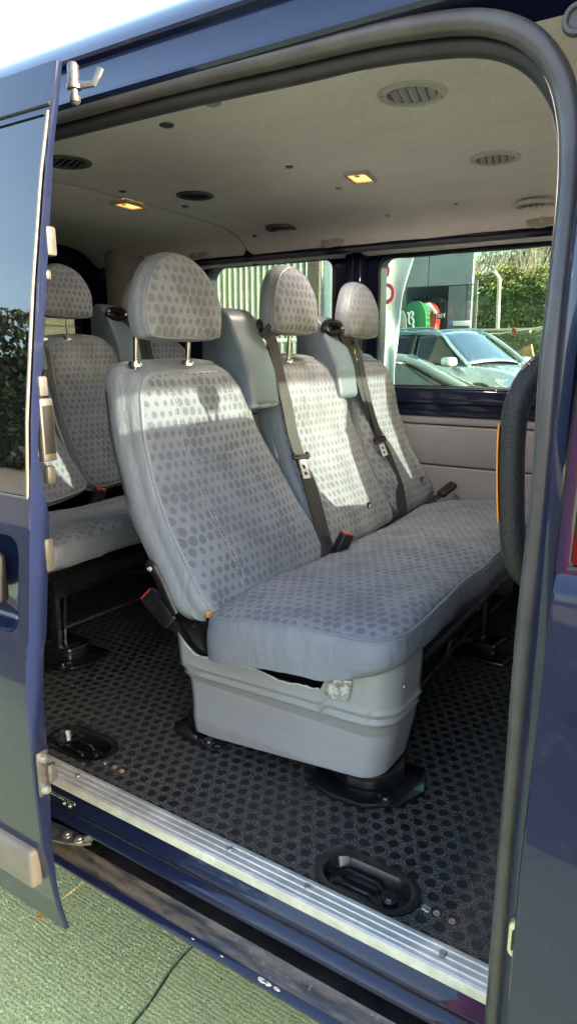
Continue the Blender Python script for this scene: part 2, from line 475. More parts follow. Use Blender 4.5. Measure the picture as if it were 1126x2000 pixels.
# artificial grass in two strips with an open seam, and its short tufts
mb = MB()
def seam(y): return -.99-.075*(y-1.0)+.006*sin(y*23)
ys = [-1.2+.05*i for i in range(0, 73)]
mb.sheet([[Vector((-6.2, y, .008)), Vector((seam(y)-.006, y, .010)), Vector((seam(y)-.003, y, .004))] for y in ys])
mb.sheet([[Vector((seam(y)+.003, y, .004)), Vector((seam(y)+.006, y, .012)), Vector((2.5, y, .008))] for y in ys])
tag(mb.build('turf', M['turf'], smooth=False), kind='structure')
vs = []; fs = []
random.seed(3)
for i in range(34000):
    x = random.uniform(-2.0, -.55); y = random.uniform(.55, 1.25)
    if abs(x-seam(y)) < .006: continue
    a = random.uniform(0, pi); h = random.uniform(.004, .011); wd = random.uniform(.0008, .0018)
    if sin(y*178+1.4*nz(x*9, y*9)) > .75: h *= .35
    lx, ly = random.gauss(0, .004), random.gauss(0, .004)
    b = len(vs); vs += [(x-wd*cos(a), y-wd*sin(a), .008), (x+wd*cos(a), y+wd*sin(a), .008), (x+lx, y+ly, .008+h)]
    fs.append((b, b+1, b+2))
M['blade'] = simple('grass blade', (.36, .46, .26), .7, var=.45, sc=240)
tag(link('grass', vs, fs, M['blade'], smooth=False), kind='stuff')

# ================================================================== MINIBUS
V = empty('minibus', (-.75, 1.66, 0), 'dark navy blue minibus with its side door slid open to show rows of seats', 'minibus')
XR, XFR = -2.78, .95          # inner rear and the front header
OUTB = [(.30, .735), (.5, .70), (.7, .672), (.95, .668), (1.05, .680), (1.26, .703), (1.275, .716), (1.4, .730), (1.6, .760), (1.85, .80), (1.95, .83)]
YS = [(.3, .78), (1.35, .78), (1.6, .80), (1.75, .835), (1.9, .868), (2, .875)]    # opening line

# --- floor with recessed anchor wells
mb = MB(); mb.box((XR, .866, .55), (1.0, 2.535, .60))
fl = mb.build('floor', M['floor'], V, smooth=False)
wells = [(-.435, .922), (-1.19, .945), (-.44, 2.2)]
cut = MB()
for x, y in wells:
    cut.prism(rrect(x-.082, x+.082, y-.038, y+.038, .0375, 8), .575, .65, 'z')
cu = cut.build('cutter', M['black'], V, smooth=False)
bmod = fl.modifiers.new('b', 'BOOLEAN'); bmod.object = cu; bmod.operation = 'DIFFERENCE'; bmod.solver = 'EXACT'
bpy.context.view_layer.update()
dg = bpy.context.evaluated_depsgraph_get()
nm = bpy.data.meshes.new_from_object(fl.evaluated_get(dg)); fl.modifiers.clear(); old = fl.data; fl.data = nm
bpy.data.meshes.remove(old); bpy.data.objects.remove(cu)
for x, y in wells:
    mb = MB()
    o_ = rrect(x-.098, x+.098, y-.052, y+.052, .052, 8); i_ = rrect(x-.081, x+.081, y-.037, y+.037, .037, 8)
    b_ = rrect(x-.07, x+.07, y-.027, y+.027, .027, 8)
    mb.sheet([[Vector((*p, .6006)), Vector((p[0]*.97+q[0]*.03, p[1]*.97+q[1]*.03, .6035)), Vector((p[0]*.4+q[0]*.6, p[1]*.4+q[1]*.6, .6035)), Vector((*q, .601)), Vector((*r, .579)), Vector((x+(r[0]-x)*.02, y+(r[1]-y)*.02, .577))]
              for p, q, r in zip(o_, i_, b_)], close=True)
    wl = mb.build('floor_anchor', M['blackp'], V)
    mb = MB()
    for k in (-1, 1):
        mb.tube([(x-.055, y+k*.016, .582), (x-.045, y+k*.016, .589), (x+.012, y+k*.016, .589), (x+.02, y+k*.016, .582)], .0045, 8)
    mb.lathe([(0, .592), (.007, .592), (.009, .589), (.013, .587), (.0135, .58)], (x+.045, y, 0), seg=14)
    mb.build('anchor_bolt', M['blackp'], wl)
for u, v, m in ((205, 1490, 0), (224, 1498, 1), (238, 1506, 1), (828, 1773, 0), (852, 1784, 1), (882, 1800, 1), (1014-180, 1777, 0)):
    p = at(u, v, .9)
    d = FW+RT*((u-563)/FPX)-UP*((v-1000)/FPX); t = (.6-1.5)/d.z; p = CAM+d*t
    mb = MB(); mb.lathe([(0, .6012), (.0035, .6015), (.005, .6022), (.0062, .6003)], (p.x, p.y, 0), seg=12)
    mb.build('floor_plug', simple('rust spot', (.33, .20, .13), .7, var=.3, sc=90) if m else M['steel'], V)

# --- ribbed aluminium sill
prof = [(.869, .590), (.869, .6045)]
y = .866
for k in range(3):
    prof += [(y-.002, .6062), (y-.006, .6062), (y-.0075, .6045), (y-.0115, .6045)]
    y -= .0135
prof += [(.824, .6065), (.8195, .6045), (.8185, .601), (.8185, .586), (.8215, .584), (.8215, .59)]
mb = MB(); mb.prism(prof, -2.72, -.172, 'x')
sill = mb.build('sill_strip', M['alu'], V, smooth=25)
for u, v in ((152, 1515), (448, 1658), (864, 1863), (600, 1732)):
    d = FW+RT*((u-563)/FPX)-UP*((v-1000)/FPX); p = CAM+d*((.606-1.5)/d.z)
    mb = MB(); mb.lathe([(0, .6085), (.0028, .609), (.0032, .6095), (.0055, .609), (.0062, .6066)], (p.x, p.y, 0), seg=14)
    mb.build('sill_screw', M['steel'], sill)

# --- painted door step with its roller track
seg = [((.824, .584), 0), ((.816, .572), 0), ((.811, .566), 0), ((.808, .558), 0), ((.812, .550), 1), ((.812, .545), 0), ((.805, .540), 0), ((.799, .534), 0), ((.797, .527), 0),
       ((.801, .520), 1), ((.822, .518), 1), ((.822, .506), 1), ((.792, .503), 1), ((.788, .503), 2), ((.785, .4985), 2), ((.776, .4945), 2), ((.769, .4925), 2), ((.7645, .4885), 2), ((.758, .485), 0),
       ((.750, .4825), 0), ((.7465, .479), 0), ((.7465, .474), 0), ((.765, .466), 0), ((.80, .462), 0), ((.86, .462), 0)]
xs = [-2.75+i*(2.75-.15)/60 for i in range(61)]
mb = MB(); vs = []; fs = []; mi = []
for x in xs:
    for (y, z), m in seg: vs.append((x, y+.0012*nz(x*4, z*30), z+.0012*nz(x*5, y*40, 3)))
n = len(seg)
for i in range(len(xs)-1):
    for k in range(n-1):
        fs.append((i*n+k, i*n+k+1, i*n+n+k+1, i*n+n+k)); mi.append(seg[k][1])
link('door_step', vs, fs, [M['paint'], M['blackp'], M['step']], V, smooth=35, mi=mi)
mb = MB(); mb.box((-2.75, .95, .42), (1.0, 2.4, .545)); mb.build('chassis', M['black'], V, smooth=False)
M['primer'] = simple('bare primer', (.55, .52, .45), .8, var=.2, sc=80)   # chips of bare primer on the lip
for u, v, s in ((512, 1908, .006), (522, 1917, .005), (540, 1925, .004), (372, 1707, .002), (433, 1858, .002)):
    p = at(u, v, .7525)
    pg = [(p.x+s*1.6*(1+.5*nz(k*1.7, u))*cos(k*pi/4), .7535-.001+s*.5*(1+.5*nz(k*2.1, v))*sin(k*pi/4)) for k in range(8)]
    mb = MB(); mb.prism(pg, .4815, .4845, 'z'); mb.build('paint_chip', M['primer'], V)

# --- lower roller arm, bracket
def atz(u, v, z):
    d = FW+RT*((u-563)/FPX)-UP*((v-1000)/FPX); return CAM+d*((z-1.5)/d.z)
def atx(u, v, X):
    d = FW+RT*((u-563)/FPX)-UP*((v-1000)/FPX); return CAM+d*(X/d.x)
ra = empty('roller_arm', (-1.03, .79, .512)); ra.parent = V; ra.location = Vector((-1.03, .79, .512))-V.location
mb = MB()
mb.prism([(-1.30, .70), (-1.05, .762), (-1.012, .778), (-.995, .793), (-1.0, .802), (-1.06, .800), (-1.30, .775)], .513, .519, 'z', .001)
mb.build('plate', M['dsteel'], ra)
mb = MB(); mb.tube([(-1.012, .790, .522), (-.998, .806, .524), (-.985, .822, .525)], .0075, 8, flat=.55)
mb.lathe([(0, .534), (.007, .534), (.008, .53), (.008, .515), (0, .512)], (-.984, .823, 0), seg=14)
mb.build('arm', M['dsteel'], ra)
for x, y in ((-1.055, .782), (-1.022, .786)):
    mb = MB(); mb.lathe([(0, .526), (.0055, .526), (.0065, .523), (.0105, .522), (.011, .519)], (x, y, 0), seg=12)
    mb.build('bolt', M['steel'], ra)
mb = MB(); mb.box((-1.30, .812, .553), (-1.062, .8155, .572), .004)
for x in (-1.075, -1.092): mb.lathe([(0, .806), (.0045, .807), (.005, .812)], (x, 0, .5625), 'y', 12)
mb.build('track_bracket', M['chrome'], V)

# --- outer shell: cant rail and roof swept along the van
rp = [(.893, 1.866), (.878, 1.878), (.862, 1.888), (.846, 1.892), (.842, 1.897), (.846, 1.906), (.858, 1.925), (.866, 1.950), (.868, 1.958), (.860, 1.962), (.858, 1.967), (.864, 1.978),
      (.878, 1.997), (.90, 2.016), (.935, 2.034), (1.0, 2.052), (1.2, 2.075), (1.66, 2.09)]
rp = rp + [(3.32-y, z) for y, z in rp[::-1][1:]]
xs = [XR-.05+i*(XFR-XR+.05)/40 for i in range(41)]
mb = MB(); mb.sheet([[Vector((x, y, z)) for y, z in rp] for x in xs]); mb.build('roof', M['paint'], V, smooth=30)

# --- body side behind the opening, far wall, rear end
mb = MB()
plate(mb, (XR, -1.42, 1.24, 1.87), (-2.55, -1.62, 1.33, 1.83), .06, 0, .05, lambda x, z, t: Vector((x, .80+(z-1.24)*.1+t, z)))
mb.box((XR, .74, .48), (-1.42, .80, 1.24), .01)
mb.build('rear_quarter', M['paint'], V, smooth=30)
mb = MB(); mb.box((-2.56, .835, 1.32), (-1.61, .840, 1.84)); mb.build('quarter_window', M['glassd'], V, smooth=False)
P = lambda x, z, t: Vector((x, t, z))
mb = MB()
plate(mb, (-2.32, -1.32, 1.30, 1.905), (-2.08, -1.416, 1.372, 1.872), .05, 2.535, 2.61, P)
plate(mb, (-1.32, -.16, 1.30, 1.905), (-1.222, -.26, 1.368, 1.857), .035, 2.535, 2.61, P)
plate(mb, (-.16, XFR+.05, 1.30, 1.905), (-.03, .86, 1.37, 1.84), .05, 2.535, 2.61, P)
mb.box((XR, 2.535, 1.30), (-2.32, 2.61, 1.905)); mb.box((XR, 2.535, 1.905), (XFR, 2.61, 1.955)); mb.box((XR, 2.54, .35), (XFR+.9, 2.62, 1.30))
mb.build('body_side', M['paint'], V, smooth=False)
for a, b, c, d in ((-2.09, -1.41, 1.365, 1.88), (-1.23, -.25, 1.36, 1.865), (-.04, .87, 1.36, 1.85)):
    mb = MB(); mb.box((a, 2.568, c), (b, 2.573, d))
    wn = mb.build('side_window', M['glasst'], V, smooth=False)
    mb = MB(); mb.tube([Vector((x, 2.534, z)) for x, z in rrect(a+.012, b-.012, c+.01, d-.01, .045, 6)], .006, 8, close=True)
    mb.build('window_seal', M['black'], wn)
mb = MB(); mb.prism([(-1.37, 2.535), (-1.355, 2.505), (-1.285, 2.50), (-1.265, 2.535)], 1.33, 1.90, 'z', .008)
mb.tube([(-1.32, 2.497, 1.40), (-1.318, 2.495, 1.65), (-1.316, 2.499, 1.88)], .006, 8)
mb.build('window_pillar', M['paint'], V)
mb = MB(); mb.box((XR, 2.492, 1.275), (XFR, 2.537, 1.368), .014, 3); mb.tube([(XR, 2.492, 1.318), (XFR, 2.492, 1.318)], .012, 10)
mb.box((XR, 2.486, 1.262), (XFR, 2.53, 1.284), .006)
mb.build('window_ledge', M['paint'], V, smooth=30)
pn = MB()
for a, b in ((.6, 1.073), (1.077, 1.228), (1.232, 1.264)): pn.box((-2.3, 2.492, a), (XFR, 2.53, b), .007, 3)
pn.build('wall_panel', M['vinylr'], V, smooth=30)
mb = MB()
mb.sheet([[Vector((-2.64+.008*k+.03*(1-t), 2.44-.06*sin(pi*min(1, k/30)) , 1.0+t*.99)) if k else Vector((-2.66+.03*(1-t), 2.56, 1.0+t*.99)) for k in range(0, 34)]+[Vector((-2.34-.03*(1-t), 2.56, 1.0+t*.99))] for t in [i/14 for i in range(15)]])
mb.build('pillar_trim', M['trimg'], V, smooth=50)
mb = MB()
plate(mb, (.76, 2.58, 1.0, 2.07), (.95, 2.405, 1.12, 1.885), .11, XR-.06, XR, lambda x, z, t: Vector((t, x, z)))
mb.box((XR-.06, .76, .4), (XR, 2.58, 1.0))
for k in range(5): mb.tube([(XR+.012, 2.43+.03*k, 1.0), (XR+.012+.004*k, 2.43+.03*k, 1.80), (XR+.012, 2.36+.03*k, 1.93)], .007, 8)
mb.tube([(XR+.01, 2.0, 1.905), (XR+.01, 2.3, 1.90), (XR+.01, 2.40, 1.86)], .008, 8)
td = mb.build('tailgate', M['paint'], V, smooth=30)
mb = MB(); mb.box((XR-.035, .94, 1.11), (XR-.03, 2.415, 1.895)); mb.build('rear_window', M['glassr'], td, smooth=False)

# --- headliner in two pieces, with a seam
hp = [(.888, 1.884), (.905, 1.915), (.935, 1.952), (.985, 1.978), (1.08, 1.99), (1.35, 1.996), (1.66, 1.999), (2.0, 1.995), (2.25, 1.985), (2.36, 1.972), (2.43, 1.945), (2.475, 1.905), (2.50, 1.875), (2.535, 1.866)]
hp2 = [(y, sinterp(hp, y)) for y in [.888+i*(2.535-.888)/70 for i in range(71)]]
def liner(x0, x1, n):
    mb = MB(); rows = []
    for i in range(n+1):
        x = x0+(x1-x0)*i/n
        rows.append([Vector((x, y, z+.0012*nz(x*5, y*5)+.0006*nz(x*14, y*14, 2)-(0 if 0 < i < n else -.006))) for y, z in hp2])
    mb.sheet(rows); return mb
hl = liner(-1.805, XFR-.02, 90).build('headliner', M['head'], V, smooth=60)
liner(XR+.04, -1.809, 40).build('headliner', M['head'], V, smooth=60)
def vent(x, y, ring, slat, tilt, r=.066):
    z = sinterp(hp, y)
    mb = MB(); mb.lathe([(r, z+.006), (r, z-.0015), (r*.97, z-.0045), (r*.86, z-.0065), (r*.78, z-.0065), (r*.75, z-.005), (r*.73, z-.0015)], (x, y, 0), seg=40)
    mb.lathe([(r*.74, z-.002), (0, z-.002)], (x, y, 0), seg=24, m=1)
    for s in (1, -1):
        mb.lathe([(0, z-.0078), (.003, z-.0078), (.004, z-.006)], (x+s*r*.86*cos(.6), y+s*r*.86*sin(.6), 0), seg=8, m=2)
    v = mb.build('air_vent', [ring, M['black'], M['steel']], V)
    mb = MB()
    for k in range(-2, 3):
        o = k*r*.26; h = math.sqrt(max(.0001, (r*.69)**2-o*o))
        c, s = cos(tilt), sin(tilt)
        q = [Vector((x+o*c-h*s, y+o*s+h*c, z-.0062)), Vector((x+o*c+h*s, y+o*s-h*c, z-.0062))]
        up = Vector((c*.008, s*.008, .0036))
        t = Vector((c, s, 0))*.0018
        vs = [q[0], q[1], q[1]+up, q[0]+up]; vs = [p-t for p in vs]+[p+t for p in vs]
        mb.add(vs, [(0, 1, 2, 3), (4, 5, 6, 7), (0, 1, 5, 4), (1, 2, 6, 5), (2, 3, 7, 6), (3, 0, 4, 7)])
    mb.build('louvre', slat, v, smooth=False)
for (x, y, a, b, t, r) in ((-.607, 1.385, M['ventl'], M['slat'], .25, .068), (-.605, 1.93, M['ventl'], M['slat'], .25, .066), (-.61, 2.40, M['ventl'], M['ventl'], .5, .064),
                       (-1.575, 1.345, M['ventd'], M['ventd'], 1.2, .066), (-1.555, 1.845, M['ventd'], M['ventd'], 1.2, .062), (-1.565, 2.37, M['ventd'], M['ventd'], 1.2, .062),
                       (-2.45, 1.6, M['ventd'], M['ventd'], 1.2, .062)):
    vent(x, y, a, b, t, r)
for x, y, a in ((-.985, 1.905, .18), (-1.83, 1.822, .1)):
    z = sinterp(hp, y); Mx = Matrix.Translation((x, y, z)) @ Matrix.Rotation(a, 4, 'Z')
    mb = MB(); bm = MB(); plate(mb, (-.034, .034, -.056, .056), (-.026, .026, -.046, .046), .008, -.010, .002, lambda p, q, t: Mx @ Vector((p, q, t)))
    dl = mb.build('dome_lamp', M['lampf'], V, smooth=30)
    mb = MB(); mb.box((-.027, -.047, -.006), (.027, .047, 0), .004, 2, M=Mx); mb.build('lens', M['lamp'], dl)
    al = bpy.data.lights.new('dome_light', 'AREA'); al.shape = 'RECTANGLE'; al.size = .05; al.size_y = .09; al.energy = .55 if x > -1.4 else .10; al.color = (1, .86, .70)
    ao = bpy.data.objects.new('dome_light', al); COL.objects.link(ao); ao.location = (x, y, z-.012); ao.rotation_euler.z = a
    mb = MB(); mb.box((-.012, -.03, -.0085), (.004, -.012, -.005), .002, 2, M=Mx); mb.build('switch', M['lampf'], dl)
for x, y, r in ((-1.14, 1.262, .017), (-1.715, 1.68, .012), (-1.69, 1.95, .012), (-1.715, 2.40, .011), (-1.11, 1.72, .011), (-1.11, 2.36, .010), (-1.11, 2.0, .010), (-.85, 2.33, .008)):
    z = sinterp(hp, y); mb = MB(); mb.lathe([(0, z-.004), (r*.8, z-.0035), (r, z-.001), (r, z+.004)], (x, y, 0), seg=16)
    mb.build('ceiling_plug', M['ventd'] if r > .0105 else M['slat'], V)
mb = MB(); mb.prism([(-.985, 1.212), (-.965, 1.206), (-.945, 1.212), (-.955, 1.222), (-.975, 1.226)], 1.9915, 1.9935, 'z'); mb.build('liner_tear', M['slat'], V)
for x in (-1.385, -.60, -2.06):
    y = 2.462; z = 1.925
    mb = MB(); vs = [];
    mb.lathe([(.052, 0), (.05, .006), (.035, .010), (0, .011)], (x, 0, 0), 'y', 24, sy=.8)
    for v in mb.v: v.y, v.z = y-v.y*.6+(v.z)*.75-.004, z+v.z*.8+v.y*.3
    hk = mb.build('coat_hook', M['trimg'], V)
    mb = MB(); mb.tube([(x, y-.010, z+.022), (x, y-.012, z-.002), (x, y-.022, z-.014), (x, y-.028, z-.006)], [.004, .0055, .006, .004], 8)
    mb.box((x-.008, y-.012, z-.016), (x+.008, y-.004, z+.026), .003)
    mb.build('hook', M['ventl'], hk)

# --- rubber door seal round the opening
path = [at(944, 2170, .78)]
for u, v, Y in ((964, 1990, .78), (986, 1720, .78), (1006, 1500, .78), (1018, 1340, .78), (1030, 1210, .78), (1041, 1110, .78), (1054, 1000, .78), (1064, 870, .783), (1074, 720, .79), (1088, 590, .80), (1101, 470, .815), (1109, 390, .832),
                (1113, 320, .848), (1112, 240, .858), (1094, 155, .862), (1052, 90, .862), (992, 54, .862), (913, 43, .862), (800, 55, .862), (700, 74, .862), (563, 108, .862), (350, 160, .862), (110, 226, .862)):
    path.append(at(u, v, Y))
path.append(path[-1]+(path[-1]-path[-2])*2.2)
path = spline(path, 8)
rad = [.0125 + .0012*max(0, min(1, (p.z-1.6)/.2)) for p in path]
mb = MB(); mb.tube(path, rad, 14, ref=(0, -1, 0))
ds = mb.build('door_seal', M['rubber'], V)
mb = MB(); mb.tube([p+Vector((.006 if p.z < 1.65 else -.003, .022, -.0 if p.z < 1.65 else -.016)) for p in path], [r*.95 for r in rad], 12, ref=(0, -1, 0))
mb.build('seal_lip', M['rubberd'], ds)

# --- front pillar strip and front door with its window
mb = MB()
zs = [.32+.05*i for i in range(32)]
yp = lambda z: interp(YS, z)
mb.sheet([[Vector((-.150, yp(z)+.10, z)), Vector((-.163, yp(z)+.012, z)), Vector((-.163, yp(z)-.012, z)), Vector((-.157, yp(z)-.022, z)), Vector((-.143, yp(z)-.026, z)), Vector((-.141, yp(z)-.022, z)), Vector((-.128, yp(z)+.03, z))] for z in zs])
mb.build('door_pillar', M['paint'], V, smooth=50)
mb = MB(); mb.box((-.165, .86, .6), (-.06, 1.105, 1.87), .02); mb.build('shading_pillar_cover', M['vinylr'], V)  # unseen cover widened inboard to keep sun off the near backrest's side
OD = lambda z: interp(OUTB, z)
def skin(mb, x0, x1, zs, off=0, n=8):
    mb.sheet([[Vector((x0+(x1-x0)*i/n, OD(z)+off, z)) for i in range(n+1)] for z in zs])
mb = MB()
lo = [.34+.03*i for i in range(31)]+[1.245, 1.258, 1.262, 1.275, 1.278]
mb.sheet([[Vector((-.1335, OD(z)+.04, z)), Vector((-.1335, OD(z)+.003, z)), Vector((-.1322, OD(z)+.0008, z)), Vector((-.129, OD(z), z)), Vector((.2, OD(z)-.004, z)), Vector((.6, OD(z)-.004, z)), Vector((1.1, OD(z), z))] for z in lo])
plate(mb, (-.1335, 1.05, 1.278, 1.86), (-.122, .85, 1.281, 1.81), .012, -.001, .03, lambda x, z, t: Vector((x, OD(z)+t, z)))
fd = mb.build('front_door', M['paint'], V, smooth=40)
mb = MB(); mb.sheet([[Vector((x, y, z)) for x in (-.172, -.16, .3, 1.05)] for y, z in ((.85, 1.84), (.806, 1.862), (.812, 1.885), (.838, 1.93), (.852, 1.956), (.864, 1.962))]); mb.build('door_header', M['paint'], V, smooth=40)
mb = MB(); n = 12
mb.sheet([[Vector((x, OD(z)+.006, z)) for x in (-.128, .2, .86)] for z in [1.279+.54*i/n for i in range(n+1)]])
mb.build('window', M['glassd'], fd)
mb = MB(); mb.tube([(-.123, OD(z)+.002, z) for z in [1.283+.53*i/10 for i in range(11)]], .0022, 8)
mb.tube([(-.123, OD(1.283)+.001, 1.283), (.5, OD(1.283)+.001, 1.283)], .003, 8); mb.build('window_seal', M['rubberd'], fd)
mb = MB(); mb.box((-.128, .662, .64), (1.0, .685, .738), .008, 3); mb.build('trim_strip', M['strip'], fd)
mb = MB(); mb.box((-.12, .73, .4), (1.1, .76, 1.26)); mb.build('door_card', M['black'], V)
# striker on the door edge
mb = MB()
c = at(994, 1820, .752)
mb.prism(rrect(c.x-.0, c.x+.026, c.z-.028, c.z+.028, .010), .742, .764, 'y', .003)
mb.prism(rrect(c.x+.005, c.x+.013, c.z-.015, c.z+.015, .003), .7405, .743, 'y', .0, m=1)
mb.tube([(c.x+.012, .745, c.z+.028), (c.x+.020, .742, c.z+.042), (c.x+.027, .738, c.z+.05)], .003, 8)
mb.build('striker', [M['chrome'], M['black']], V)
p = at(1119, 45, .848)
mb = MB(); mb.lathe([(0, -.002), (.009, -.002), (.011, -.006), (.015, -.006), (.017, 0)], (p.x+.006, .842, p.z), 'y', 20); mb.build('body_plug', M['rubber'], V)

# --- grab handle
g = spline([(-.140, .965, 1.490), (-.183, .945, 1.494), (-.213, .92, 1.482), (-.231, .903, 1.445), (-.236, .90, 1.40), (-.232, .90, 1.32), (-.224, .902, 1.245), (-.212, .915, 1.208), (-.190, .935, 1.192), (-.150, .955, 1.192)], 8)
mb = MB(); mb.tube(g, .0178, 16, flat=.92, ref=(0, -1, 0)); gh = mb.build('grab_handle', M['leather'], V)
mb = MB()
zz = [1.408-.13*i/12 for i in range(13)]
gx = lambda z: min(g, key=lambda q: abs(q.z-z)+(9 if q.x > -.2 else 0))
mb.sheet([[Vector((sinterp([(1.245, -.224), (1.32, -.232), (1.40, -.236), (1.445, -.231)], z)-.0186*cos(a), .901-.0172*sin(a), z)) for a in [R_(-38+8*k) for k in range(10)]] for z in zz])
st = mb.build('sticker', M['orange'], gh); so_ = st.modifiers.new('t', 'SOLIDIFY'); so_.thickness = .0012; so_.offset = 1

# --- sliding door, slid back along the side
DO_ = [(.46, .640), (.506, .631), (.555, .620), (.69, .601), (.80, .5985), (.95, .597), (1.045, .607), (1.055, .612), (1.28, .637), (1.40, .648), (1.60, .679), (1.75, .707), (1.85, .731), (1.93, .748)]
TH = [(.5, .008), (.6, .010), (.69, .020), (.83, .030), (1.25, .036), (1.29, .024), (1.36, .014), (1.95, .012)]
DO = lambda z: interp(DO_, z)
XD, XE = -.88, -2.12
mb = MB()
zs = [.50+.02*i for i in range(27)]+[1.028]
nxs = [XD, XD-.0025, XD-.02]+[XD-.02-(.1*i) for i in range(1, 13)]
mb.sheet([[Vector((x, DO(z)+(.0025 if i == 0 else 0), z)) for i, x in enumerate(nxs)] for z in zs])
plate(mb, (XE+.02, XD, 1.028, 1.235), (-1.22, -.906, 1.063, 1.220), .028, 0, .022, lambda x, z, t: Vector((x, DO(z)+t, z)))
mb.sheet([[Vector((x, DO(z)+(.0025 if i == 0 else 0), z)) for i, x in enumerate(nxs)] for z in (1.235, 1.25, 1.268, 1.275)])
plate(mb, (XE+.02, XD, 1.275, 1.86), (-2.0, -.887, 1.284, 1.838), .012, 0, .010, lambda x, z, t: Vector((x, DO(z)+t, z)))
mb.sheet([[Vector((x, DO(z)+(.0025 if i == 0 else 0), z)) for i, x in enumerate(nxs)] for z in (1.86, 1.89, 1.91)])
ze = [.50+.015*i for i in range(95)]
mb.sheet([[Vector((XD, DO(z)+.0025, z)), Vector((XD+.0004, DO(z)+.006, z)), Vector((XD+.0004, DO(z)+interp(TH, z)-.003, z)), Vector((XD, DO(z)+interp(TH, z), z)), Vector((XD-.03, DO(z)+interp(TH, z)+.012, z)), Vector((XE, DO(z)+interp(TH, z)+.012, z))] for z in ze if z <= 1.275])
mb.sheet([[Vector((XD, DO(z)+.0025, z)), Vector((XD+.0004, DO(z)+.006, z)), Vector((XD+.0004, DO(z)+interp(TH, z)-.003, z)), Vector((XD, DO(z)+interp(TH, z), z)), Vector((XD-.03, DO(z)+interp(TH, z)+.012, z)), Vector((XE, DO(z)+interp(TH, z)+.012, z))] for z in ze if z >= 1.845])
mb.sheet([[Vector((XD, DO(z)+.0025, z)), Vector((XD+.0004, DO(z)+.006, z)), Vector((XD+.0004, DO(z)+interp(TH, z)-.003, z)), Vector((XD, DO(z)+interp(TH, z), z)), Vector((XD-.012, DO(z)+interp(TH, z)+.0015, z)), Vector((XD-.03, DO(z)+interp(TH, z)+.002, z))] for z in ze if 1.26 < z < 1.86])
sdoor = mb.build('sliding_door', M['paint'], V, smooth=38)
mb = MB(); mb.sheet([[Vector((x, DO(z)+.003, z)) for x in (-2.02, -1.4, -.8865)] for z in [1.28+.56*i/14 for i in range(15)]])
mb.build('window', M['glassd'], sdoor)
mb = MB(); mb.tube([(-.8845, DO(z)-.001, z) for z in [1.285+.555*i/20 for i in range(21)]], .0026, 8)
mb.tube([(-.8845, DO(1.283), 1.283), (-2.0, DO(1.283), 1.283)], .0022, 8)
mb.build('window_seal', simple('pale window edge', (.085, .08, .07), .4, var=.15), sdoor)
mb = MB(); mb.tube([(-2.0, DO(1.85), 1.85), (-.882, DO(1.85), 1.85)], .0035, 8); mb.build('window_gap', M['black'], sdoor)
# recess bowl and handle
mb = MB()
o_ = rrect(-1.22, -.906, 1.063, 1.220, .028, 8); i_ = rrect(-1.20, -.925, 1.080, 1.205, .026, 8)
mb.sheet([[Vector((p[0], DO(p[1])-.0005, p[1])), Vector((p[0]*.9+q[0]*.1, DO(p[1])+.006, p[1]*.9+q[1]*.1)), Vector((p[0]*.5+q[0]*.5, DO(p[1])+.02, p[1]*.5+q[1]*.5)), Vector((q[0], DO(q[1])+.026, q[1])), Vector((-1.07+(q[0]+1.07)*.02, DO(1.13)+.029, 1.13+(q[1]-1.13)*.02))] for p, q in zip(o_, i_)], close=True)
mb.build('handle_recess', M['paint'], sdoor)
mb = MB(); mb.box((-1.20, .606, 1.105), (-.945, .634, 1.190), .010, 3); mb.box((-1.16, .602, 1.12), (-.955, .612, 1.176), .004, 2)
mb.build('door_handle', M['black'], sdoor)
mb = MB(); mb.box((-2.1, .588, .606), (-.897, .612, .680), .008, 3); mb.build('trim_strip', M['strip'], sdoor)
lp = MB(); lp.box((-.8795, DO(.82)+.004, .787), (-.872, DO(.82)+.026, .868), .003)
lp.box((-.873, DO(.82)+.018, .808), (-.864, DO(.82)+.034, .842), .003)
lo_ = lp.build('latch_plate', M['dsteel'], sdoor)
for z in (.800, .856):
    mb = MB(); mb.lathe([(0, -.863), (.005, -.8635), (.0075, -.867), (.008, -.873)], (0, DO(.82)+.014, z), 'x', 12); mb.build('bolt', M['steel'], lo_)
mb = MB(); mb.box((-.892, .668, 1.335), (-.8785, .693, 1.432), .003); mb.box((-.8785, .6715, 1.347), (-.8773, .6895, 1.421), 0, m=1); mb.box((-.888, .668, 1.435), (-.876, .684, 1.465), .003, m=2); mb.box((-.888, .671, 1.300), (-.876, .686, 1.328), .003, m=2)
mb.build('door_catch', [M['fit'], M['black'], M['fit']], sdoor)
mb = MB(); mb.box((-.90, .704, 1.640), (-.878, .722, 1.682), .004); mb.box((-.89, .698, 1.605), (-.879, .709, 1.620), .004)
mb.build('door_guide', M['fit'], sdoor)
mb = MB(); mb.box((-.892, .655, 1.16), (-.876, .672, 1.215), .005); mb.build('door_bumper', M['fit'], sdoor)
hb = empty('hinge_bracket', (-.9, .79, 1.89)); hb.parent = V; hb.location = Vector((-.9, .79, 1.89))-V.location
mb = MB(); mb.prism([(-.95, 1.845), (-.935, 1.85), (-.918, 1.88), (-.912, 1.905), (-.917, 1.917), (-.95, 1.912)], .765, .772, 'y', .002); mb.build('plate', M['dsteel'], hb)
mb = MB(); mb.lathe([(0, 1.925), (.006, 1.924), (.0085, 1.92), (.0085, 1.895), (.011, 1.894), (.011, 1.888), (.006, 1.887), (.006, 1.879), (.0085, 1.878), (.0085, 1.871), (.004, 1.866), (0, 1.866)], (-.897, .79, 0), seg=16); mb.build('pin', M['dsteel'], hb)
mb = MB(); mb.tube([(-.897, .79, 1.897), (-.885, .797, 1.893), (-.868, .803, 1.894), (-.862, .806, 1.905), (-.860, .81, 1.915)], .0055, 8, flat=.6); mb.build('arm', M['dsteel'], hb)

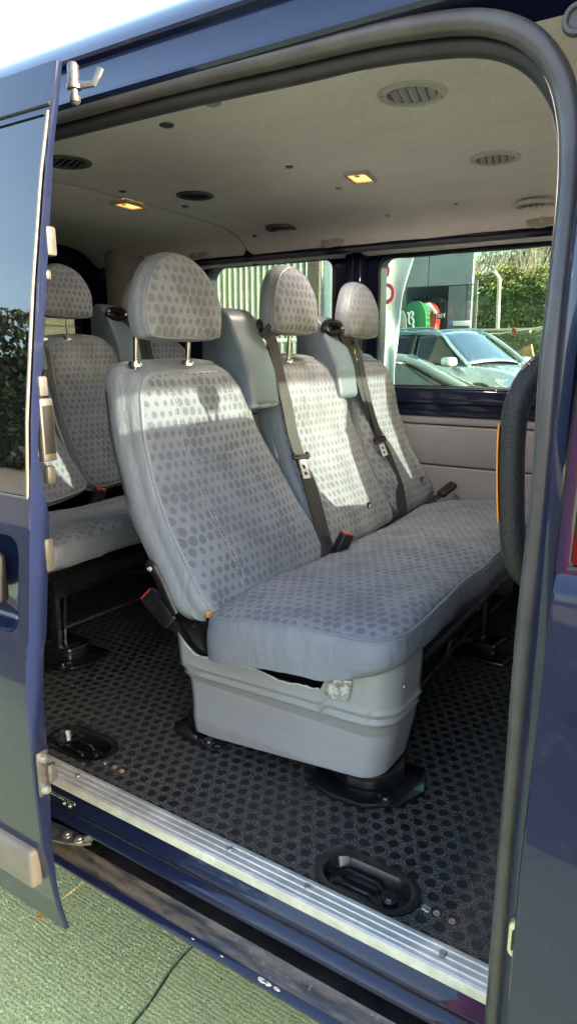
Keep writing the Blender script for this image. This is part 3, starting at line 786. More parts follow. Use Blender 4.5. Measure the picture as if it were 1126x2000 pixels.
# --- cab (outside the frame, it shapes the light): dash, screen, pillars, front seats
mb = MB(); mb.box((1.0, .68, .4), (2.4, 2.6, 1.12), .06); mb.build('bonnet', M['paint'], V)
mb = MB(); mb.box((.88, .46, 1.18), (.98, .66, 1.50), .03, 3); mb.tube([(.93, .6, 1.2), (.95, .72, 1.18)], .03, 8); mb.build('wing_mirror', M['black'], V)  # unseen mirror added to shade the sliding door's front edge
mb = MB(); mb.box((.98, .9, .6), (1.4, 2.5, 1.1), .05); mb.build('dashboard', M['black'], V)
mb = MB(); mb.box((XFR-.06, .86, 1.838), (XFR+.04, 2.5, 2.06)); mb.build('screen_header', M['paint'], V)
mb = MB(); vs = [(XFR+.04, .9, 1.88), (XFR+.04, 2.45, 1.88), (1.75, 2.5, 1.12), (1.75, .82, 1.12)]
mb.add(vs+[Vector(v)+Vector((.004, 0, .004)) for v in vs], [(0, 1, 2, 3), (4, 5, 6, 7), (0, 1, 5, 4), (1, 2, 6, 5), (2, 3, 7, 6), (3, 0, 4, 7)]); mb.build('windscreen', M['glassw'], V, smooth=False)
for y in (.84, 2.50):
    mb = MB(); mb.tube([(XFR, y, 1.93), (1.78, y, 1.12)], .045, 8); mb.build('screen_pillar', M['paint'], V)
def cabseat(ol, ztop, rests):
    y0, y1 = ol[0][0], ol[-1][0]
    mb = MB(); mb.prism(ol, .10, .20, 'x', .01, 2)
    mb.box((.15, y0, .8), (.65, y1, .98), .04, 3); mb.box((.2, y0+.04, .6), (.6, y1-.04, .82))
    for a, b in rests:
        mb.box((.10, a, ztop+.035), (.19, b, ztop+.185), .03, 3)
        for q in (.3, .7): mb.tube([(.15, a+(b-a)*q, ztop-.02), (.15, a+(b-a)*q, ztop+.06)], .006, 6)
    mb.build('cab_seat', M['fabric'], V)
cabseat([(1.0, .85), (.99, 1.2), (1.02, 1.50), (1.08, 1.565), (1.16, 1.578), (1.52, 1.578), (1.60, 1.56), (1.67, 1.50), (1.74, 1.38), (1.80, 1.27), (2.0, 1.24), (2.0, .85)], 1.578, ((1.352, 1.43), (1.545, 1.70)))  # narrow first rest added for a shadow strip; low flare blocks stray sun
cabseat([(2.0, .85), (1.99, 1.15), (2.02, 1.35), (2.06, 1.52), (2.11, 1.575), (2.16, 1.585), (2.23, 1.57), (2.28, 1.52), (2.33, 1.40), (2.37, 1.27), (2.46, 1.24), (2.50, .85)], 1.585, ())  # low flare widened to keep sun off the cushion behind

# ================================================================== BENCH SEATS
XFT = [(.88, -.885), (.93, -.91), (1.0, -.958), (1.1, -1.018), (1.27, -1.082), (1.40, -1.108), (1.50, -1.135)]
XFZ = lambda z: sinterp(XFT, z)
def radial(outline, c, p):
    """distance from centre to the outline through p"""
    d = Vector((p[0]-c[0], p[1]-c[1])); L = d.length
    if L < 1e-6: return 1.0
    d /= L; best = 1.0; n = len(outline)
    for i in range(n):
        a = Vector(outline[i][:2])-Vector(c); b = Vector(outline[(i+1) % n][:2])-Vector(c)
        e = b-a; den = d.x*e.y-d.y*e.x
        if abs(den) < 1e-9: continue
        t = (a.x*e.y-a.y*e.x)/den; s = (a.x*d.y-a.y*d.x)/den
        if t > 0 and -1e-6 <= s <= 1+1e-6: best = t
    return best
KS = [.995, .985, .97, .95, .925, .895, .86, .82, .77, .72, .66, .60, .54, .48, .42, .36, .30, .24, .18, .12, .06]
def pillow(outline, c, front, th, P, r=.028, side=.008, kmat=.96, edge_in=None):
    """closed cushion: front(a,b) gives the depth of the face, P(a,b,depth) the 3-D point"""
    n = len(outline); rings = []; c = Vector(c)
    o2 = [Vector(p[:2]) for p in outline]
    def ring(k, dfun, out=0):
        L = []
        for o in o2:
            d = o-c; q = c+d*k+d.normalized()*out
            L.append((q, dfun(q, (1-k)*d.length)))
        return L
    T = th if callable(th) else (lambda a, b: th)
    rd = lambda s: -r+math.sqrt(max(0, r*r-(r-min(s, r))**2))
    for k in KS[::-1]: rings.append((ring(k, lambda q, s: front(q[0], q[1])+rd(s)), 0 if k < kmat else 1))
    rings.append((ring(1, lambda q, s: front(q[0], q[1])-r), 1))
    rings.append((ring(1, lambda q, s: front(q[0], q[1])-T(*q)*.35, side*.8), 1))
    rings.append((ring(1, lambda q, s: front(q[0], q[1])-T(*q)*.6, side), 1))
    rings.append((ring(1, lambda q, s: front(q[0], q[1])-T(*q)+r*.8, side*.5), 1))
    for k in (.97, .92, .8, .4): rings.append((ring(k, lambda q, s: front(q[0], q[1])-T(*q)+r*.8-max(0, min(s, r))*.8), 1))
    vs = []; uv = []; fs = []; mi = []
    for L, m in rings:
        for q, d in L:
            vs.append(P(q[0], q[1], d)); uv.append((q[0]+(0 if m == 0 else 0), q[1]+d*(1 if m else 0)))
    for i in range(len(rings)-1):
        for k in range(n):
            k2 = (k+1) % n
            fs.append((i*n+k, i*n+k2, (i+1)*n+k2, (i+1)*n+k)); mi.append(rings[i+1][1])
    vs.append(P(c[0], c[1], front(c[0], c[1]))); uv.append((c[0], c[1]))
    for k in range(n): fs.append((len(vs)-1, (k+1) % n, k)); mi.append(0)
    vs.append(P(c[0], c[1], front(c[0], c[1])-T(c[0], c[1]))); uv.append((c[0], c[1])); b = (len(rings)-1)*n
    for k in range(n): fs.append((len(vs)-1, b+k, b+(k+1) % n)); mi.append(1)
    return vs, fs, uv, mi
PX = lambda a, b, d: Vector((d, a, b))
PZ = lambda a, b, d: Vector((a, b, d))
def stitch(parent, mat, pts, r, on=.006, off=.003):
    mb = MB(); dash(mb, pts, r, on, off); mb.build('stitching', mat, parent)
def dash(mb, pts, r, on=.006, off=.003, m=0):
    """a line of stitches"""
    pts = [Vector(p) for p in pts]; acc = 0; cur = [pts[0]]; draw = True
    for a, b in zip(pts, pts[1:]):
        L = (b-a).length; t = 0
        while L-t > 1e-6:
            need = (on if draw else off)-acc; st = min(need, L-t); t += st; acc += st
            p = a+(b-a)*(t/L)
            if draw: cur.append(p)
            if acc >= (on if draw else off)-1e-6:
                if draw and len(cur) > 1: mb.tube(cur, r, 4, m=m)
                draw = not draw; acc = 0; cur = [p]

def make_bench():
    B = empty('bench_seat', (-.75, 1.79, .6))
    # ---- cushion for three
    ol = spline([(-.60, 1.078), (-.525, 1.087), (-.482, 1.122), (-.470, 1.19), (-.473, 1.35), (-.486, 1.54), (-.478, 1.68), (-.482, 1.86), (-.494, 2.02), (-.486, 2.18), (-.49, 2.36), (-.51, 2.47), (-.57, 2.495), (-.75, 2.495), (-.89, 2.49), (-.925, 2.44),
                 (-.925, 2.1), (-.925, 1.79), (-.925, 1.4), (-.925, 1.14), (-.90, 1.08), (-.80, 1.072), (-.70, 1.072)], 6, True)
    c = (-.69, 1.79)
    def top(x, y):
        R = radial(ol, c, (x, y)); L = math.hypot(x-c[0], y-c[1]); s = max(0, R-L)
        z = interp([(-.93, .945), (-.70, .980), (-.46, .983)], x)
        dome = sum(math.exp(-((y-q)/.17)**2) for q in (1.33, 1.79, 2.24))
        z += .014*dome*(1-math.exp(-s/.05))
        for q in (1.27, 1.40, 1.70, 1.86): z -= .004*math.exp(-((y-q-.05*(x+.69))/.008)**2)
        z += .0065*nz(x*7, y*5)+.004*nz(x*19, y*13, 4)
        if s < .1: z -= .012*(1-s/.1)**2
        return z
    vs, fs, uv, mi = pillow([tuple(p) for p in [Vector((q.x, q.y)) for q in [Vector((v[0], v[1], 0)) for v in ol]]], c, top, lambda x, y: interp([(-.9, .118), (-.62, .118), (-.52, .088), (-.47, .075)], x), PZ, r=.02, side=.006, kmat=.988)
    # wrap: the face dips towards the front edge; lower edge follows
    cu = link('cushion', vs, fs, [M['fabric'], M['vinyl']], B, smooth=60, uv=uv, mi=mi)
    mb = MB()
    edge = []
    for q in ol:
        d = Vector((q[0]-c[0], q[1]-c[1])); p = Vector((q[0], q[1]))-d.normalized()*.007
        edge.append(Vector((p.x, p.y, top(p.x, p.y)-.004)))
    mb.tube(edge, .0028, 6, close=True)
    mb.build('piping', M['vinyl'], cu)
    e2 = [p+Vector((c[0]-p.x, c[1]-p.y, 0)).normalized()*-.006+Vector((0, 0, -.0035)) for p in edge]
    stitch(cu, M['threadd'], e2[:90], .0011, .007, .0035)
    pts = []
    for y0, sg in ((1.20, 1), (1.245, 1), (1.45, 1), (1.66, 1), (1.70, 1), (1.92, 1), (2.15, 1)):
        L = []
        for i in range(46):
            x = -.905+.425*i/45; y = y0+.055*math.sin((x+.905)/.425*pi*.55)-.035*max(0, (x+.62)/.16)**2
            L.append(Vector((x, y, top(x, y)+.0006)))
        stitch(cu, M['threadd'], L, .0008, .005, .004)
    # ---- three backrests
    sets = [([(1.088, .93), (1.080, 1.05), (1.083, 1.25), (1.088, 1.38), (1.102, 1.44), (1.14, 1.467), (1.28, 1.472), (1.42, 1.470), (1.468, 1.44), (1.508, 1.37), (1.555, 1.26), (1.598, 1.14), (1.628, 1.0), (1.625, .935), (1.5, .912), (1.36, .908), (1.2, .912)], (1.32, 1.19), 1.245, (1.125, 1.392, 1.528, 1.722), (1.135, 1.312)),
            ([(1.640, .94), (1.642, 1.1), (1.648, 1.3), (1.645, 1.41), (1.662, 1.465), (1.80, 1.484), (1.93, 1.478), (1.985, 1.45), (2.04, 1.38), (2.085, 1.27), (2.105, 1.1), (2.10, .955), (1.98, .935), (1.8, .93)], (1.87, 1.19), 1.725, (1.622, 1.864, 1.552, 1.742), (1.66, 1.768)),
            ([(2.118, .96), (2.118, 1.15), (2.124, 1.33), (2.128, 1.43), (2.155, 1.476), (2.27, 1.486), (2.37, 1.478), (2.43, 1.43), (2.47, 1.3), (2.495, 1.12), (2.505, 1.0), (2.485, .955), (2.3, .945)], (2.31, 1.19), 2.16, (2.058, 2.292, 1.547, 1.730), (2.10, 2.19))]
    for si, (pts, c, hc, (h0, h1, hz0, hz1), posts) in enumerate(sets):
        ol = spline(pts, 6, True); ol = [(p[0], p[1]) for p in ol]
        cy = c[0]
        lines = (cy-.105, cy+.115)
        def fr(y, z, ol=ol, c=c, cy=cy, lines=lines, si=si):
            R = radial(ol, c, (y, z)); L = math.hypot(y-c[0], z-c[1]); s = max(0, R-L)
            x = XFZ(z)+.022*(1-math.exp(-s/.06))
            x += .016*math.exp(-((z-1.06)/.10)**2)*(1-math.exp(-s/.05))       # lumbar
            for q in lines: x -= .005*math.exp(-((y-q-.22*(1.2-z)*(.3 if q < cy else .5))/.007)**2)
            if z > .98 and lines[0] < y < lines[1]+.1: x -= .005*math.exp(-((z-1.245-.05*(y-cy))/.007)**2)
            x += .0055*nz(y*9+si*5, z*8)+.0038*nz(y*22, z*15, si)
            return x
        vs, fs, uv, mi = pillow(ol, c, fr, .115 if si == 0 else .10, PX, r=.034, side=.012, kmat=.945 if si == 0 else .955)
        bk = link('backrest', vs, fs, [M['fabric'], M['vinyl']], B, smooth=60, uv=uv, mi=mi)
        cc = Vector(c); mb = MB(); ed = []
        for o in ol:
            d = Vector(o)-cc; p = cc+d*(.945 if si == 0 else .955); s = d.length*(.055 if si == 0 else .045)
            x = fr(p.x, p.y)-.034+math.sqrt(max(0, .034**2-(.034-min(s, .034))**2))
            ed.append(Vector((x+.001, p.x, p.y)))
        mb.tube(ed, .0026, 6, close=True); mb.build('piping', M['vinyl'], bk)
        TH_ = M['thread'] if si == 0 else M['threadd']
        stitch(bk, TH_, [p+Vector((.002, 0, 0)) for p in (ed+[ed[0]])], .0011, .006, .004)
        for q in lines:
            for off in ((-.006, .006) if si == 0 else (.006,)):
                L = []
                for i in range(50):
                    z = .96+.47*i/49; y = q+.22*(1.2-z)*(.3 if q < cy else .5)+off
                    L.append(Vector((fr(y, z)+.0006, y, z)))
                stitch(bk, TH_, L, .00085, .005, .004)
        L = [Vector((fr(y, 1.245+.05*(y-cy)+.005)+.0006, y, 1.245+.05*(y-cy)+.005)) for y in [lines[0]+.005+(lines[1]-lines[0]-.01)*i/30 for i in range(31)]]
        stitch(bk, TH_, L, .0008, .005, .004)
        # headrest and posts
        w = h1-h0; hz = hz1-hz0; hm = (h0+h1)/2
        hp_ = [(h0+.003, hz0+.02), (h0-.003, hz0+.06), (h0+.008, hz0+hz*.56), (h0+w*.17, hz0+hz*.82), (hm-w*.17, hz1-.009), (hm, hz1), (hm+w*.17, hz1-.009), (h1-w*.17, hz0+hz*.82), (h1-.008, hz0+hz*.56), (h1+.001, hz0+.06), (h1-.003, hz0+.02), (h1-.02, hz0+.003), (hm, hz0), (h0+.02, hz0+.003)]
        ho = [(p[0], p[1]) for p in spline(hp_, 5, True)]; hcn = (hm, hz0+.085)
        def hf(y, z, ho=ho, hcn=hcn, hz0=hz0, si=si):
            R = radial(ho, hcn, (y, z)); s = max(0, R-math.hypot(y-hcn[0], z-hcn[1]))
            return -1.098-.25*max(0, z-hz0-.08)**1.3+.014*(1-math.exp(-s/.03))+.002*nz(y*14+si, z*14)
        vs, fs, uv, mi = pillow(ho, hcn, hf, .060, PX, r=.016, side=.004, kmat=.955)
        hr = link('headrest', vs, fs, [M['fabric'], M['vinyl']], B, smooth=60, uv=uv, mi=mi)
        cc = Vector(hcn); mb = MB(); ed = []
        for o in ho:
            d = Vector(o)-cc; p = cc+d*.955; s = d.length*.045
            ed.append(Vector((hf(p.x, p.y)-.016+math.sqrt(max(0, .016**2-(.016-min(s, .016))**2))+.0008, p.x, p.y)))
        mb.tube(ed, .0020, 6, close=True); mb.build('piping', M['vinyl'], hr)
        for y in posts:
            mb = MB(); mb.tube([(-1.148, y, 1.44), (-1.143, y, 1.50), (-1.138, y, 1.57)], .0062, 10); mb.lathe([(.0062, 1.481), (.014, 1.480), (.016, 1.474), (.016, 1.468)], (-1.146, y, 0), seg=14)
            mb.build('headrest_post', M['chrome'], hr)
        if si in (1, 2):
            p = onback(*((722, 988) if si == 1 else (825, 938)), off=.006); p.x = fr(p.y, p.z)
            mb = MB(); mb.box((p.x-.002, p.y-.012, p.z-.012), (p.x+.0035, p.y+.012, p.z+.012), .001)
            mb.lathe([(.0028, p.x+.0045), (.0045, p.x+.005), (.006, p.x+.0035)], (0, p.y, p.z), 'x', 12, m=1)
            mb.build('airbag_tag', [M['black'], M['whitep']], bk)
    # ---- belt towers
    for y0, y1, zt, dx in ((1.488, 1.618, 1.62, 0), (1.974, 2.098, 1.62, .0)):
        mb = MB()
        pr_ = [(-1.25, 1.36), (-1.25, zt-.05), (-1.238, zt-.015), (-1.212, zt), (-1.178, zt-.006), (-1.152, zt-.028), (-1.138, zt-.06), (-1.108, 1.50), (-1.088, 1.45), (-1.072, 1.362), (-1.085, 1.350), (-1.15, 1.34)]
        mb.prism(pr_, y0, y1, 'y', .011, 3)
        tw = mb.build('belt_tower', M['plastic'], B, smooth=45)
    # ---- belts with guides and tongues
    def belt(px, guide, tongue, half, mat, split):
        pts = [onback(u, v, off=o) for u, v, o in px]
        pts = spline(pts, 6)
        mb = MB(); k = split
        ac = []
        for i, p in enumerate(pts):
            t = (pts[min(i+1, len(pts)-1)]-pts[max(i-1, 0)]).normalized()
            wv = Vector((0.25, 1, .0)); wv = (wv-t*wv.dot(t)).normalized()*half; ac.append(wv)
        j = int(len(pts)*k)
        mb.ribbon(pts[:j+1], ac[:j+1], .0013); mb.ribbon(pts[j:], [a*1.25 for a in ac[j:]], .0015, m=1)
        b = mb.build('seat_belt', [M['belt'], M['beltd']], B, smooth=False)
        if guide:
            g_ = onback(*guide, off=-.02)
            mb = MB(); mb.tube([g_+Vector((.012+.010*cos(a), .022*cos(a)*.4+.028*cos(a), +.017*sin(a))) for a in [2*pi*i/16 for i in range(16)]], .0135, 8, close=True)
            mb.box(g_+Vector((-.02, -.026, -.014)), g_+Vector((.012, .026, .012)), .006)
            mb.build('belt_guide', M['blackp'], b)
        if tongue:
            (u0, v0), (u1, v1) = tongue
            a = onback(u0, v0, off=.018); e = onback(u1, v1, off=.016); d = (e-a).normalized()
            w_ = Vector((.2, 1, 0)); w_ = (w_-d*w_.dot(d)).normalized(); nn = d.cross(w_).normalized()
            Mx = Matrix((w_, nn, d)).transposed().to_4x4(); Mx.translation = a
            mb = MB(); mb.box((-.030, -.006, -.008), (.030, .006, .008), .005, 3, M=Mx)
            mb.box((-.034, -.005, -.016), (-.022, .005, .006), .004, 2, M=Mx); mb.box((.022, -.005, -.016), (.034, .005, .004), .004, 2, M=Mx)
            L = (e-a).length
            tg = mb.build('tongue', M['black'], b)
            mb.__init__()
            mb.box((-.014, -.0015, .006), (-.006, .0015, L), .0, M=Mx, m=1); mb.box((.006, -.0015, .006), (.014, .0015, L), M=Mx, m=1)
            for a0, a1 in ((.006, L*.36), (L*.55, L*.68), (L*.85, L)): mb.box((-.007, -.0014, a0), (.007, .0014, a1), M=Mx, m=1)
            mb.m = [0]*len(mb.m); mb.build('tongue_blade', M['whitep'], b, smooth=False)
    belt([(516, 642, .01), (530, 665, .012), (545, 730, .012), (560, 790, .010), (572, 850, .010), (588, 900, .010), (606, 950, .006), (622, 1010, .003), (634, 1060, .002), (640, 1090, 0)], (517, 640), ((588, 893), (599, 934)), .0195, 0, .6)
    belt([(668, 645, .012), (684, 690, .014), (704, 750, .014), (724, 810, .012), (742, 858, .010), (762, 905, .004), (778, 950, .003), (786, 1000, 0)], (642, 641), ((742, 862), (752, 890)), .0185, 0, .62)
    belt([(690, 650, .012), (702, 700, .018), (712, 750, .020), (724, 800, .018), (740, 855, .014)], (676, 643), None, .013, 0, .9)
    # ---- buckles
    def buckle(p, axis, wdir, s=1.0, mat='black'):
        d = Vector(axis).normalized(); w_ = Vector(wdir); w_ = (w_-d*w_.dot(d)).normalized(); nn = d.cross(w_).normalized()
        Mx = Matrix((w_, nn, d)).transposed().to_4x4(); Mx.translation = Vector(p)
        mb = MB(); mb.box((-.019*s, -.012*s, -.055*s), (.019*s, .012*s, .03*s), .006*s, 3, M=Mx); mb.box((-.011*s, -.004*s, -.09*s), (.011*s, .004*s, -.05*s), .002, M=Mx)
        bo = mb.build('buckle', M['black'], B)
        mb = MB(); mb.box((-.016*s, -.0095*s, .024*s), (.016*s, .0095*s, .0325*s), .003*s, 2, M=Mx); mb.build('release_button', M['red'], bo)
    p = atx(668, 1062, -.875); buckle(p+Vector((0, 0, .0)), (.35, .25, 1), (.35, 1, -.1), 1.12)
    p = atx(876, 953, -.86); buckle(p, (.3, .6, .35), (1, 0, 0), .9)
    p = at(306, 1180, 1.115); buckle(p, (-.75, -.05, .62), (.5, .3, .7), 1.15)
    mb = MB(); mb.tube([at(328, 1208, 1.12), at(352, 1226, 1.12), at(376, 1250, 1.12)], .012, 6, flat=.3); mb.build('buckle_stalk', M['black'], B)
    # ---- recliner lever and hinge plate
    L = spline([at(u, v, 1.066) for u, v in ((288, 1097), (300, 1112), (315, 1140), (328, 1170), (342, 1200))], 5)
    mb = MB(); mb.tube(L, [.010+.005*math.sin(pi*min(1, i/8)) if i < 8 else .0145-.004*i/len(L) for i in range(len(L))], 10, flat=.6)
    lv = mb.build('recliner_lever', M['black'], B)
    p = at(292, 1111, 1.052); mb = MB(); mb.prism([(p.x-.005, p.z-.003), (p.x+.002, p.z-.003), (p.x+.002, p.z-.006), (p.x+.007, p.z), (p.x+.002, p.z+.005), (p.x+.002, p.z+.002), (p.x-.005, p.z+.002)], 1.050, 1.054, 'y')
    mb.build('arrow_mark', M['whitep'], lv)
    q = [at(u, v, 1.10) for u, v in ((340, 1196), (404, 1192), (416, 1215), (418, 1290), (460, 1310), (470, 1330), (400, 1330), (372, 1262), (348, 1236))]
    mb = MB(); mb.prism([(p.x, p.z) for p in q], 1.1115, 1.119, 'y', .002)
    for u, v, r in ((390, 1213, .011), (365, 1228, .007), (361, 1202, .006)):
        p = at(u, v, 1.096); mb.lathe([(0, 1.110), (r*.5, 1.110), (r*.6, 1.1065), (r, 1.1065), (r*1.1, 1.112)], (p.x, 0, p.z), 'y', 14)
    mb.build('hinge_plate', M['blackp'], B)
    p = at(409, 1198, 1.10); mb = MB(); mb.box((p.x-.008, 1.09, p.z-.009), (p.x+.006, 1.13, p.z+.009), .005, 2); mb.build('exposed_foam', M['foam'], B)
    # ---- torn plastic skirt
    topt = [(-1.022, .870), (-.998, .842), (-.970, .822), (-.935, .8235), (-.90, .826), (-.85, .830), (-.80, .832), (-.76, .826), (-.735, .820), (-.69, .826), (-.635, .829), (-.622, .858), (-.60, .868), (-.555, .876), (-.50, .905), (-.46, .945), (-.40, .95)]
    plan = [(x, 1.104) for x in [-1.02+.012*i for i in range(41)]]
    plan += [(-.538+.062*sin(a), 1.166-.062*cos(a)) for a in [R_(9*i) for i in range(1, 11)]] + [(-.476, 1.166+.012*i) for i in range(1, 8)]
    nr = 110; rows = []
    for (x, y) in plan:
        xt = x if y < 1.105 else x
        zt = interp(topt, x if y < 1.105 else -.50+min(.05, (y-1.104)*.6))+.0022*nz(x*60, y*50)+.0015*nz(x*160, y*90)
        row = []
        for k in range(nr+1):
            t = k/nr
            zb = .622+.035*max(0, min(1, (x+.96)/.42))
            z = zt+(zb-zt)*t
            # waist: lower part tucks in
            sx = interp([(.62, .855), (.70, .90), (.775, .955), (.80, .985), (.87, 1.0)], z)
            xx = -.72+(x+.72)*sx
            yy = y+interp([(.62, .002), (.655, .001), (.70, .010), (.745, .015), (.765, .007), (.785, 0), (.90, -.004)], z)
            zr = z-.03*(x+.72)
            rib = .005*math.exp(-((zr-.800)/.006)**2)+.005*math.exp(-((zr-.776)/.006)**2)-.003*math.exp(-((zr-.788)/.004)**2)
            if y < 1.105: yy -= rib
            else:
                a = math.atan2(y-1.166, x+.538) if y <= 1.166 else 0
                xx += rib*cos(a); yy += rib*sin(a)
            row.append(Vector((xx, yy, z)))
        rows.append(row)
    mb = MB(); mb.sheet(rows); sk_ = mb.build('seat_skirt', M['pod'], B, smooth=50)
    s_ = sk_.modifiers.new('t', 'SOLIDIFY'); s_.thickness = .0035; s_.offset = -1
    q = [at(u, v, 1.099) for u, v in ((634, 1351), (640, 1336), (655, 1326), (688, 1328), (686, 1345), (680, 1368), (668, 1362), (652, 1364), (640, 1360))]
    mb = MB(); mb.prism([(p.x, p.z) for p in q], 1.0945, 1.0985, 'y', .0008); mb.build('torn_edge', M['torn'], sk_, smooth=False)
    rim = [Vector((-.72+(x+.72)*1.0, 1.1015+.001*nz(x*90, 1), interp(topt, x)+.0022*nz(x*60, 1.104*50)+.0015*nz(x*160, 1.104*90)+.0006)) for x in [-1.0+.0035*i for i in range(104)]]
    mb = MB(); mb.tube(rim, [max(.0004, .0016+.0016*nz(p.x*70, 3)) for p in rim], 5); mb.build('frayed_rim', M['whitep'], sk_)
    for u, v in ((770, 1346), (742, 1432)):
        p = at(u, v, 1.13); mb = MB(); mb.lathe([(0, .004), (.004, .003), (.005, 0)], (0, 0, 0), 'x', 10)
        for w_ in mb.v: w_ += Vector((-.474 if v < 1400 else -.50, p.y+.02, p.z))
        mb.build('skirt_screw', M['steel'], sk_)
    # ---- black frame, legs and foot plates under the seat
    mb = MB(); mb.box((-.90, 1.14, .80), (-.52, 2.46, .86), .01); mb.tube([(-.53, 1.2, .82), (-.53, 2.45, .84)], .016, 8); mb.tube([(-.90, 1.2, .80), (-.90, 2.45, .80)], .016, 8)
    mb.build('seat_frame', M['blackp'], B)
    for y in (1.17, 1.95, 2.36):
        for x0, x1 in ((-.56, -.60), (-.90, -.93)):
            mb = MB(); mb.tube([(x0, y, .82), (x0, y, .66), (x1, y, .61)], .019, 8, flat=.7)
            mb.tube([(x0+.01, y+.03, .82), (x1+.03, y+.03, .615)], .006, 6)
            mb.build('leg', M['blackp'], B)
    mb = MB(); mb.tube([(-.56, 1.2, .69), (-.60, 1.95, .66), (-.58, 2.36, .67)], .005, 6); mb.tube([(-.52, 1.55, .80), (-.535, 1.56, .74)], .0045, 6); mb.tube([(-.57, 1.95, .78), (-.70, 2.35, .64)], .006, 6)
    mb.tube([(-.57, 1.95, .64), (-.88, 1.30, .80)], .008, 6)
    mb.build('brace', M['dsteel'], B)
    for pg in ([(-.665, 1.10), (-.60, 1.085), (-.53, 1.09), (-.465, 1.135), (-.44, 1.20), (-.47, 1.28), (-.64, 1.28), (-.68, 1.2)], [(-1.06, 1.12), (-1.03, 1.095), (-.95, 1.085), (-.90, 1.10), (-.90, 1.22), (-1.05, 1.22)],
               [(-.66, 1.88), (-.47, 1.88), (-.45, 2.02), (-.66, 2.02)]):
        mb = MB(); mb.prism(pg, .6004, .611, 'z', .003)
        cx = sum(p[0] for p in pg)/len(pg); cy_ = sum(p[1] for p in pg)/len(pg)
        mb.prism([(cx+(p[0]-cx)*.62, cy_+(p[1]-cy_)*.62+.01) for p in pg], .610, .650, 'z', .008, 3)
        mb.lathe([(0, .622), (.010, .622), (.012, .618), (.017, .617), (.018, .610)], (pg[3][0]-.03, pg[3][1]-.005, 0), seg=12)
        mb.build('foot_plate', M['blackp'], B)
    return B
def onback(u, v, off=.012):
    X = -1.1
    for _ in range(12):
        p = atx(u, v, X); X = XFZ(max(.9, min(1.6, p.z)))+.014+.013*math.exp(-((p.z-1.06)/.10)**2)+off
        if p.z > 1.48: X = -1.128+off
    return atx(u, v, X)
def copy_tree(o, parent=None):
    c = o.copy(); COL.objects.link(c); c.parent = parent
    for ch in list(o.children): copy_tree(ch, c)
    return c
bench = make_bench()
tag(bench, 'grey dotted three-seat bench in front, with a torn grey plastic skirt under its near end', 'bench seat', 'passenger benches in the minibus')
rear = copy_tree(bench)
rear.location = bench.location+Vector((-1.03, .035, .01))
rear['label'] = 'shaded dotted bench seat behind the front bench, partly hidden by the sliding door'
for ch in list(rear.children):
    n = ch.name.split('.')[0]
    if n in ('seat_skirt', 'hinge_plate', 'exposed_foam', 'buckle_stalk', 'recliner_lever'):
        for g_ in list(ch.children): bpy.data.objects.remove(g_)
        bpy.data.objects.remove(ch)
    elif n in ('backrest', 'headrest', 'belt_tower', 'seat_belt'): ch.location.z += .065
for ch in [c for c in rear.children if c.name.startswith('seat_belt')][:1]:
    for g_ in list(ch.children): bpy.data.objects.remove(g_)
    bpy.data.objects.remove(ch)

# ================================================================== THE YARD SEEN THROUGH THE WINDOWS
M['corr'] = m_corr(); M['hedge'] = m_hedge()
M['darkwall'] = simple('dark workshop interior', (.05, .055, .05), .7, var=.3, sc=3)
M['panel'] = simple('grey cladding panel', (.21, .23, .225), .45, var=.10, sc=1.2, metal=.2)
M['panel2'] = simple('dark grey cladding panel', (.13, .145, .145), .45, var=.12, sc=1.5, metal=.2)
M['cream'] = simple('cream garage panel', (.62, .57, .46), .6, var=.06, sc=2)
M['flag'] = simple('white flag cloth', (.55, .60, .58), .85, var=.04, sc=3)
M['flagred'] = simple('red flag cloth', (.62, .03, .05), .8, var=.1, sc=3)
M['letter'] = simple('red lettering', (.42, .04, .10), .8, var=.1)
M['silver'] = simple('silver blue car paint', (.40, .48, .53), .28, metal=.45, var=.05, sc=2, coat=.8)
M['darksil'] = simple('grey green car paint', (.20, .24, .235), .3, metal=.45, var=.05, sc=2, coat=.8)
M['carglass'] = simple('car window', (.03, .04, .04), .06, var=.1, spec=.5)
M['tyre'] = simple('tyre', (.02, .02, .02), .8)
M['light'] = simple('headlamp glass', (.55, .6, .62), .12, var=.2, sc=30, coat=1)
M['wood'] = simple('weathered wood', (.16, .11, .075), .8, var=.3, sc=6)
M['board'] = simple('rusty board', (.30, .21, .09), .8, var=.3, sc=4)
M['stone'] = simple('mossy wall', (.20, .205, .15), .9, var=.5, sc=3, bump=.6, bsc=8)
M['green'] = simple('green cloth', (.015, .12, .04), .5, var=.15, sc=3)
M['redc'] = simple('red cloth', (.25, .028, .026), .4, var=.1, sc=3)
M['whitec'] = simple('white cloth', (.62, .66, .64), .6, var=.05)
M['bark'] = simple('pale bark', (.22, .19, .15), .9, var=.3, sc=5)
M['blue'] = simple('blue sign end', (.03, .15, .55), .5)
M['leafd'] = simple('pine needles', (.035, .06, .03), .7, var=.5, sc=3)
M['leafy'] = simple('yellow green scrub', (.20, .21, .06), .7, var=.4, sc=3)

